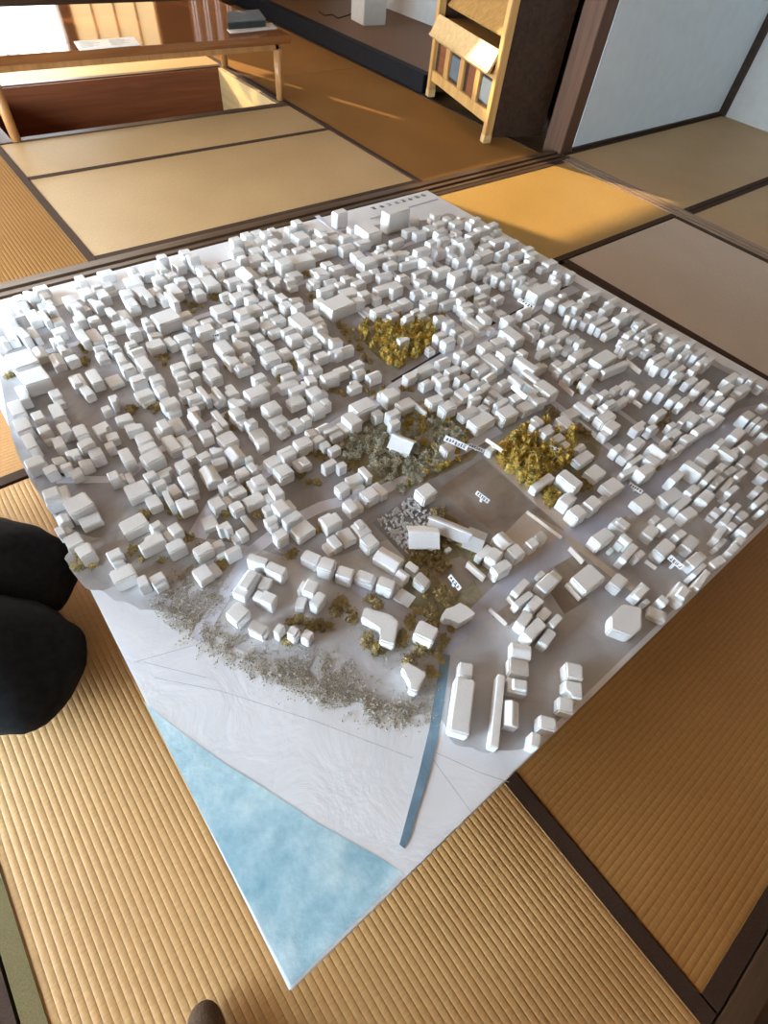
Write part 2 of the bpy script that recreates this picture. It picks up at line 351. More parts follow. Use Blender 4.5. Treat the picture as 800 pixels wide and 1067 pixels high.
# leg pit under the low table
t = empty('sunken_leg_pit', (1.31, 4.01, -0.05)); tag(t, 'sunken brown wooden leg pit under the low table', 'leg pit')
px0, px1, py0, py1 = 0.50-1.31, 2.12-1.31, 3.60-4.01, 4.42-4.01
boxo('side_panel', px0, px1, py1-0.02, py1, -0.40, 0.05, M['pit'], t); boxo('side_panel', px0, px1, py0, py0+0.02, -0.40, 0.05, M['pit'], t)
boxo('side_panel', px0, px0+0.02, py0+.02, py1-.02, -0.40, 0.05, M['pit'], t); boxo('side_panel', px1-0.02, px1, py0+.02, py1-.02, -0.40, 0.05, M['rack_pale'], t)  # right panel in paler wood, the sunlight on it put into the colour
boxo('pit_floor', px0, px1, py0, py1, -0.42, -0.40, M['pit'], t)
bm = bmesh.new()
box(bm, px0-.04, px1+.03, py0-.042, py0, 0.0, .056); box(bm, px0-.04, px1+.03, py1, py1+.042, 0.0, .056)
box(bm, px0-.042, px0, py0, py1, 0.0, .056); box(bm, px1, px1+.032, py0, py1, 0.0, .056)
bm_obj('rim', bm, M['sill'], t)

# ------------------------------------------------------------------ low table and what lies on it
TZ = 0.335
fr = at(303, 37, TZ); tx1, ty0 = fr.x, fr.y
tx0 = 0.42; ty1 = ty0+0.92
t = empty('low_table', ((tx0+tx1)/2, (ty0+ty1)/2, 0)); tag(t, 'long glossy brown low table over the leg pit', 'table')
hx, hy = (tx1-tx0)/2, (ty1-ty0)/2
boxo('table_top', -hx, hx, -hy, hy, TZ-0.038, TZ, M['table'], t, 0.004, 2)
bm = bmesh.new()
i = 0.055
box(bm, -hx+i, hx-i, -hy+i, -hy+i+.022, TZ-.075, TZ-.038); box(bm, -hx+i, hx-i, hy-i-.022, hy-i, TZ-.075, TZ-.038)
box(bm, -hx+i, -hx+i+.022, -hy+i, hy-i, TZ-.075, TZ-.038); box(bm, hx-i-.022, hx-i, -hy+i, hy-i, TZ-.075, TZ-.038)
bm_obj('apron', bm, M['leg'], t)
cx, cy = (tx0+tx1)/2, (ty0+ty1)/2
lr = at(292, 105); ll = at(18, 148)
for X, Y in ((lr.x, lr.y), (ll.x, ll.y), (lr.x, ty1-.10), (ll.x, ty1-.10)):
    bm = bmesh.new(); bmesh.ops.create_cone(bm, cap_ends=True, segments=16, radius1=0.023, radius2=0.027, depth=TZ-.076)
    bmesh.ops.translate(bm, vec=(X-cx, Y-cy, (TZ-.076)/2+.006), verts=bm.verts)
    bm_obj('leg', bm, M['leg'], t, True)
def flat_sheet(pxs, z, th):
    return [at(x, y, z) for x, y in pxs]
bk = empty('open_booklet', at(112, 46, TZ)); tag(bk, 'open white printed booklet lying on the glossy table', 'booklet')
for (pts, nm) in ((((77, 44), (108, 42), (114, 50), (83, 53)), 'page'), (((108, 42), (139, 39), (146, 47), (114, 50)), 'page')):
    bm = bmesh.new(); P = [at(x, y, TZ)-bk.location for x, y in pts]; prism(bm, P, 0.0, 0.004); pg = bm_obj(nm, bm, M['print'], bk)
    bm = bmesh.new()
    for k in range(6):
        a = P[0].lerp(P[3], .14+.13*k); b = P[1].lerp(P[2], .14+.13*k)
        p, q = a.lerp(b, .12), a.lerp(b, .5+.36*((k*7) % 5)/5)
        w = (P[3]-P[0])*.012
        prism(bm, [p-w, q-w, q+w, p+w], 0.0040, 0.0044)
    bm_obj('text_lines', bm, M['glass_grey'], pg)
sh = at(262, 30, TZ)
bm = bmesh.new(); prism(bm, [at(x, y, TZ)-sh for x, y in ((236, 31), (283, 24), (289, 30), (240, 35))], 0, 0.002)
o = bm_obj('grey_folder', bm, M['foam_grey']); o.location = sh; tag(o, 'thin grey sheet lying beneath the dark case', 'folder')
bx = empty('dark_case', at(258, 27, TZ+.002)); tag(bx, 'dark case on the grey sheet at the table end', 'case')
P = [at(x, y, TZ+.002)-bx.location for x, y in ((238, 31), (277, 28), (270, 18), (238, 21))]
bm = bmesh.new(); prism(bm, P, 0.0, 0.030); bev(bm, .003, 2); bm_obj('body', bm, M['cover'], bx)
bm = bmesh.new(); prism(bm, [p*1.02 for p in P], 0.030, 0.037); bm_obj('lid', bm, M['glass_grey'], bx)

# ------------------------------------------------------------------ alcove with its black sill
ax0 = 3.20; ay0 = at(444, 97).y
struct(boxo('trim_7', ax0, ax0+0.09, ay0, 6.15, 0.0, 0.105, M['lacquer'], None, 0.004))
struct(boxo('floor_alcove', ax0+0.09, 4.30, ay0, 6.15, 0.0, 0.10, M['alcove']))
struct(boxo('wall_alcove', 4.30, 4.38, 3.32, 6.2, -0.05, 2.36, M['plaster_grey']))
ob = at(391, 26, .10)
o = boxo('white_carton', -0.13, 0.09, -0.02, 0.20, 0.0, 0.34, M['white_box'], None, 0.004); o.location = ob; o.rotation_euler = (0, 0, -0.12)
tag(o, 'plain white box standing on the alcove floor', 'box')
# thin cable on the alcove floor
bm = bmesh.new()
pts = [at(x, y, .104) for x, y in ((332, 12), (338, 16), (346, 15), (352, 19), (362, 16), (372, 12))]
for a, b in zip(pts, pts[1:]): bar(bm, a, b, .005, .005)
o = bm_obj('power_cable', bm, M['lacquer']); tag(o, 'thin dark cable curling over the alcove floor', 'cable')

# ------------------------------------------------------------------ display rack
ra, rb = at(444.5, 101), at(501.5, 149)
d = (rb-ra); W = d.length; ang = math.atan2(d.y, d.x)
ra = ra+Vector((0, 0, .004)); t = empty('display_rack', ra, ang); tag(t, 'honey coloured wooden display rack with slanted shelf beside the brown post', 'rack')
D = 0.42   # local: x along the front, y to the back
RH = 1.35
for x in (0, W):
    lg = boxo('front_post', x-.022, x+.022, 0, .05, 0.0, RH, M['rack'], t, .003)
    boxo('foot_cap', x-.024, x+.024, -.002, .052, 0.0, .045, M['rack_pale'], lg, .003)
boxo('side_panel', W-.02, W+.018, .05, D, 0.03, RH, M['dark_wood'], t); boxo('side_panel', -.018, .02, .05, D, 0.03, RH, M['dark_wood'], t)
boxo('back_panel', 0, W, D-.02, D, 0.05, RH, M['dark_wood'], t)
boxo('bottom_rail', .022, W-.022, .006, .044, .095, .155, M['rack'], t, .003)
boxo('top_rail', .022, W-.022, .006, .044, .305, .345, M['rack'], t, .003)
for k in range(1, 4):
    x = W*k/4; boxo('stile', x-.028, x+.028, .008, .042, .155, .305, M['rack'], t, .002)
for k in range(4):
    x0, x1 = W*k/4+.026, W*(k+1)/4-.026
    pn = boxo('panel', x0, x1, .026, .036, .155, .305, M['dark_wood'], t)
    if k % 2: boxo('pane', x0+.022, x1-.012, .018, .0255, .175, .290, M['glass_grey'], pn, .006)
    else: boxo('pane', x0+.05, x1-.002, .022, .0255, .157, .303, M['pit'], pn)
bm = bmesh.new(); bar(bm, (W/2, -.038, .335), (W/2, .012, .435), W-.03, .014, Vector((0, 0, 1)))
sl = bm_obj('slanted_shelf', bm, M['rack_pale'], t)
bm = bmesh.new(); bar(bm, (W/2, -.044, .332), (W/2, -.034, .345), W-.03, .018); bm_obj('shelf_lip', bm, M['rack_pale'], sl)
boxo('shelf', .022, W-.022, .05, D-.02, .40, .42, M['rack'], t)
boxo('shelf', .022, W-.022, .05, D-.02, .76, .78, M['dark_wood'], t)
bm = bmesh.new(); bar(bm, (W/2, .06, .48), (W/2, .22, .62), W-.05, .014); bm_obj('upper_slanted_shelf', bm, M['rack'], t)
bm = bmesh.new(); bar(bm, (0, 0, 0), (0, .15, .093), .26, .012)
o = bm_obj('teal_magazine', bm, M['teal']); o.matrix_world = Matrix.Translation(ra) @ Matrix.Rotation(ang, 4, 'Z') @ Matrix.Translation((W*.62, .175, .607)) @ Matrix.Rotation(.2, 4, 'X')
tag(o, 'teal magazine leaning on the upper shelf of the rack', 'magazine')

# ------------------------------------------------------------------ the model board
bd = [at(302, 1034, BZ), at(897, 451, BZ), at(445, 198, BZ), at(-50, 325, BZ)]
BC = sum(bd, Vector())/4
base = empty('model_board', (BC.x, BC.y, 0)); tag(base, 'large square paper covered board carrying the white model town', 'model board')
bm = bmesh.new(); prism(bm, [p-BC for p in bd], BZ-0.022, BZ)
bev(bm, 0.002, 2); paper = bm_obj('paper_sheet', bm, M['paper'], base)
paper.location = (0, 0, 0)
for sx in (-1, 1):
    for sy in (-1, 1):
        boxo('support_block', sx*.5-.09, sx*.5+.09, sy*.5-.09, sy*.5+.09, 0.002, BZ-0.022, M['dark_wood'], base)
LAY = [0]
def overlay(name, pts, mat, lift=None, smooth=0):
    """a painted or pasted patch on the sheet, a thin film of its own"""
    LAY[0] += 1
    z = 0.0003+0.00004*LAY[0] if lift is None else lift
    P = [at(x, y, BZ)-base.location for x, y in pts]
    for _ in range(smooth):
        Q = []
        for i in range(len(P)):
            a, b = P[i], P[(i+1) % len(P)]; Q += [a.lerp(b, .25), a.lerp(b, .75)]
        P = Q
    def rim(p):
        q = [b-base.location for b in bd]; return min(abs((q[i]-q[i-1]).normalized().cross(Vector((p.x, p.y, BZ))-q[i]).z) for i in range(4))
    if smooth >= 2: P = [p if rim(p) < .016 else p+Vector((noise.noise(p*26)*.007+noise.noise(p*70)*.004, noise.noise(p*26+Vector((9, 3, 1)))*.009, 0)) for p in P]
    bm = bmesh.new(); prism(bm, P, BZ+0.0001, BZ+z)
    return bm_obj(name, bm, M[mat], base)
def stroke(name, pts, w, mat, lift=None):
    P = [at(x, y, BZ) for x, y in pts]; L, Rr = [], []
    for i, p in enumerate(P):
        a = P[max(0, i-1)]; b = P[min(len(P)-1, i+1)]; dd = (b-a).normalized(); s = Vector((-dd.y, dd.x, 0))
        L.append(p+s*w/2); Rr.append(p-s*w/2)
    LAY[0] += 1
    z = 0.0003+0.00004*LAY[0] if lift is None else lift
    bm = bmesh.new(); poly = [q-base.location for q in L+Rr[::-1]]
    prism(bm, poly, BZ+0.0001, BZ+z)
    return bm_obj(name, bm, M[mat], base)
TA = {'label': None}
overlay('ground_wash', [(62, 560), (120, 520), (200, 500), (300, 470), (400, 400), (450, 212), (500, 238), (600, 294), (700, 350), (800, 406), (886, 450), (884, 460), (798, 541), (698, 638), (598, 735), (552, 780), (500, 786), (470, 775), (462, 745), (400, 742), (320, 712), (240, 672), (190, 640), (130, 632), (85, 598)], 'taupe', None, 3)
overlay('ground_wash', [(12, 470), (2, 390), (-25, 345), (60, 318), (200, 282), (330, 245), (400, 232), (470, 228), (560, 285), (700, 360), (840, 430), (760, 470), (660, 530), (580, 580), (520, 590), (470, 560), (400, 560), (330, 590), (230, 560), (150, 560), (70, 560)], 'town', None, 2)  # darker layer: contact shade between the houses painted into the ground wash
overlay('beach_lot_wash', [(262, 690), (300, 650), (350, 645), (400, 655), (455, 660), (462, 690), (446, 744), (400, 738), (330, 715)], 'taupe', None, 2)
overlay('grove_ground', [(340, 470), (380, 440), (430, 415), (470, 425), (498, 452), (500, 475), (470, 490), (415, 515), (380, 500)], 'mossground', None, 1)
overlay('grove_ground', [(368, 340), (408, 325), (450, 338), (456, 362), (410, 386), (385, 365)], 'mossground', None, 1)
overlay('grove_ground', [(508, 470), (545, 442), (580, 440), (615, 450), (630, 470), (600, 500), (575, 540), (550, 512)], 'mossground', None, 1)
overlay('yard_ground', [(418, 590), (440, 540), (470, 535), (520, 575), (535, 600), (480, 650), (440, 665), (415, 640)], 'mossground', None, 1)
overlay('sports_ground', [(456, 510), (503, 477), (586, 552), (548, 575), (518, 558)], 'earth')
overlay('beige_lot', [(549, 532), (586, 553), (570, 580), (545, 592), (522, 560)], 'sandy', None)
overlay('beige_path', [(503, 474), (512, 468), (608, 556), (592, 557)], 'sandy')
overlay('grave_yard', [(388, 545), (436, 510), (458, 545), (428, 588)], 'grave', None)
overlay('earth_lot', [(566, 578), (592, 562), (612, 588), (590, 606)], 'earth'); overlay('earth_lot', [(568, 610), (590, 600), (612, 625), (588, 640)], 'earth')
overlay('earth_lot', [(494, 605), (512, 592), (534, 610), (508, 630)], 'earth'); overlay('earth_lot', [(508, 640), (530, 620), (545, 640), (530, 652)], 'earth')
overlay('earth_lot', [(448, 590), (480, 580), (500, 600), (470, 625)], 'earth')
overlay('earth_lot', [(60, 575), (150, 545), (215, 560), (205, 615), (150, 600), (95, 620), (78, 600)], 'shade_earth', None, 3)  # fuzzy shade beside the person painted over the ground, rather than a lot
overlay('main_road', [(484, 640), (520, 605), (560, 578), (590, 550), (640, 512), (700, 468), (770, 426), (822, 414), (858, 434), (800, 438), (720, 490), (665, 528), (612, 570), (575, 592), (520, 637), (500, 652), (480, 672), (467, 682), (463, 676)], 'road')
stroke('side_road', [(205, 668), (235, 618), (262, 575), (300, 545), (335, 528), (395, 512), (440, 492), (500, 458), (520, 448)], 0.028, 'pale_road')
stroke('side_road', [(205, 560), (225, 525), (262, 500), (300, 475), (345, 448), (400, 412), (448, 382), (505, 350), (562, 318), (600, 300)], 0.040, 'pale_road')
stroke('ditch_line', [(408, 398), (445, 376), (485, 352), (562, 312), (592, 298)], 0.007, 'ink')
stroke('side_road', [(590, 560), (640, 600), (672, 622)], 0.018, 'sandy')
stroke('side_road', [(290, 567), (330, 588), (390, 620), (440, 650), (470, 660)], 0.030, 'road')
stroke('side_road', [(640, 470), (590, 430), (540, 392), (500, 360), (440, 310), (380, 262), (330, 225)], 0.02, 'pale_road')
stroke('side_road', [(30, 372), (110, 350), (200, 333), (300, 300), (390, 268), (470, 238)], 0.018, 'pale_road')
stroke('side_road', [(60, 500), (130, 500), (165, 470), (240, 430), (330, 385)], 0.02, 'pale_road')
stroke('side_road', [(700, 470), (640, 425), (560, 360), (500, 310), (440, 262)], 0.016, 'pale_road')
stroke('side_road', [(760, 425), (690, 375), (610, 325), (540, 285)], 0.022, 'pale_road')
coast = [(150, 731), (160, 740), (196, 768), (236, 797), (268, 816), (292, 832), (330, 857), (366, 877), (398, 895), (420, 910)]
overlay('blue_sea', coast+[(303.3, 1027.0)], 'sea', 0.0006)
overlay('blue_canal', [(459, 681), (469, 683), (465, 715), (456, 770), (446, 810), (434, 848), (427, 872), (421, 884), (416, 880), (424, 850), (436, 806), (447, 760), (455, 712)], 'canal')
for k, l in enumerate([[(160, 706), (230, 720), (330, 752), (430, 790)], [(140, 690), (210, 670), (230, 650)], [(215, 706), (150, 690)], [(445, 780), (500, 805), (530, 815)], [(450, 790), (492, 848)],
          [(480, 674), (505, 655), (560, 700), (565, 745)], [(600, 655), (560, 690), (600, 700)], [(540, 600), (560, 640), (620, 690)]]):
    stroke('pencil_line', l, 0.0009, 'pencil', .0002)
stroke('purple_rule', [(386, 228), (404, 223.5)], 0.007, 'road'); stroke('purple_rule', [(425, 216.5), (456, 207.5)], 0.007, 'road')
# hand-lettered heading along the far edge: too small to read, kept as brush marks
def glyph(bm, org, ux, uy, w, h, seed, z0, z1, th=.16):
    r = random.Random(seed)
    n = r.choice((3, 4, 4, 5))
    for k in range(n):
        if r.random() < .55: x0, x1 = r.uniform(0, .25), r.uniform(.75, 1); y = (k+.5)/n; a, b = (x0, y), (x1, y+r.uniform(-.08, .08))
        else: x = r.uniform(.15, .85); a, b = (x, r.uniform(0, .2)), (x+r.uniform(-.2, .2), r.uniform(.75, 1))
        A = org+ux*a[0]*w+uy*a[1]*h; B = org+ux*b[0]*w+uy*b[1]*h
        dd = (B-A).normalized(); s = dd.cross(ux.cross(uy)).normalized()*w*th/2
        nn = ux.cross(uy).normalized()
        vs = [bm.verts.new(v+nn*q) for q in (z0, z1) for v in (A-s, B-s, B+s, A+s)]
        for f in ((0, 1, 2, 3), (4, 5, 6, 7), (0, 1, 5, 4), (1, 2, 6, 5), (2, 3, 7, 6), (3, 0, 4, 7)): bm.faces.new([vs[i] for i in f])
bm = bmesh.new()
for k, (x, y) in enumerate([(389, 219), (397, 217), (405, 215), (413, 213), (420, 211), (427, 209), (434, 207), (441, 205)]):
    p = at(x, y, BZ)-base.location; glyph(bm, p, Vector((1, 0, 0)), Vector((0, 1, 0)), .020, .022, 40+k, .0003, .0010)
bm_obj('heading_lettering', bm, M['glass_grey'], base)

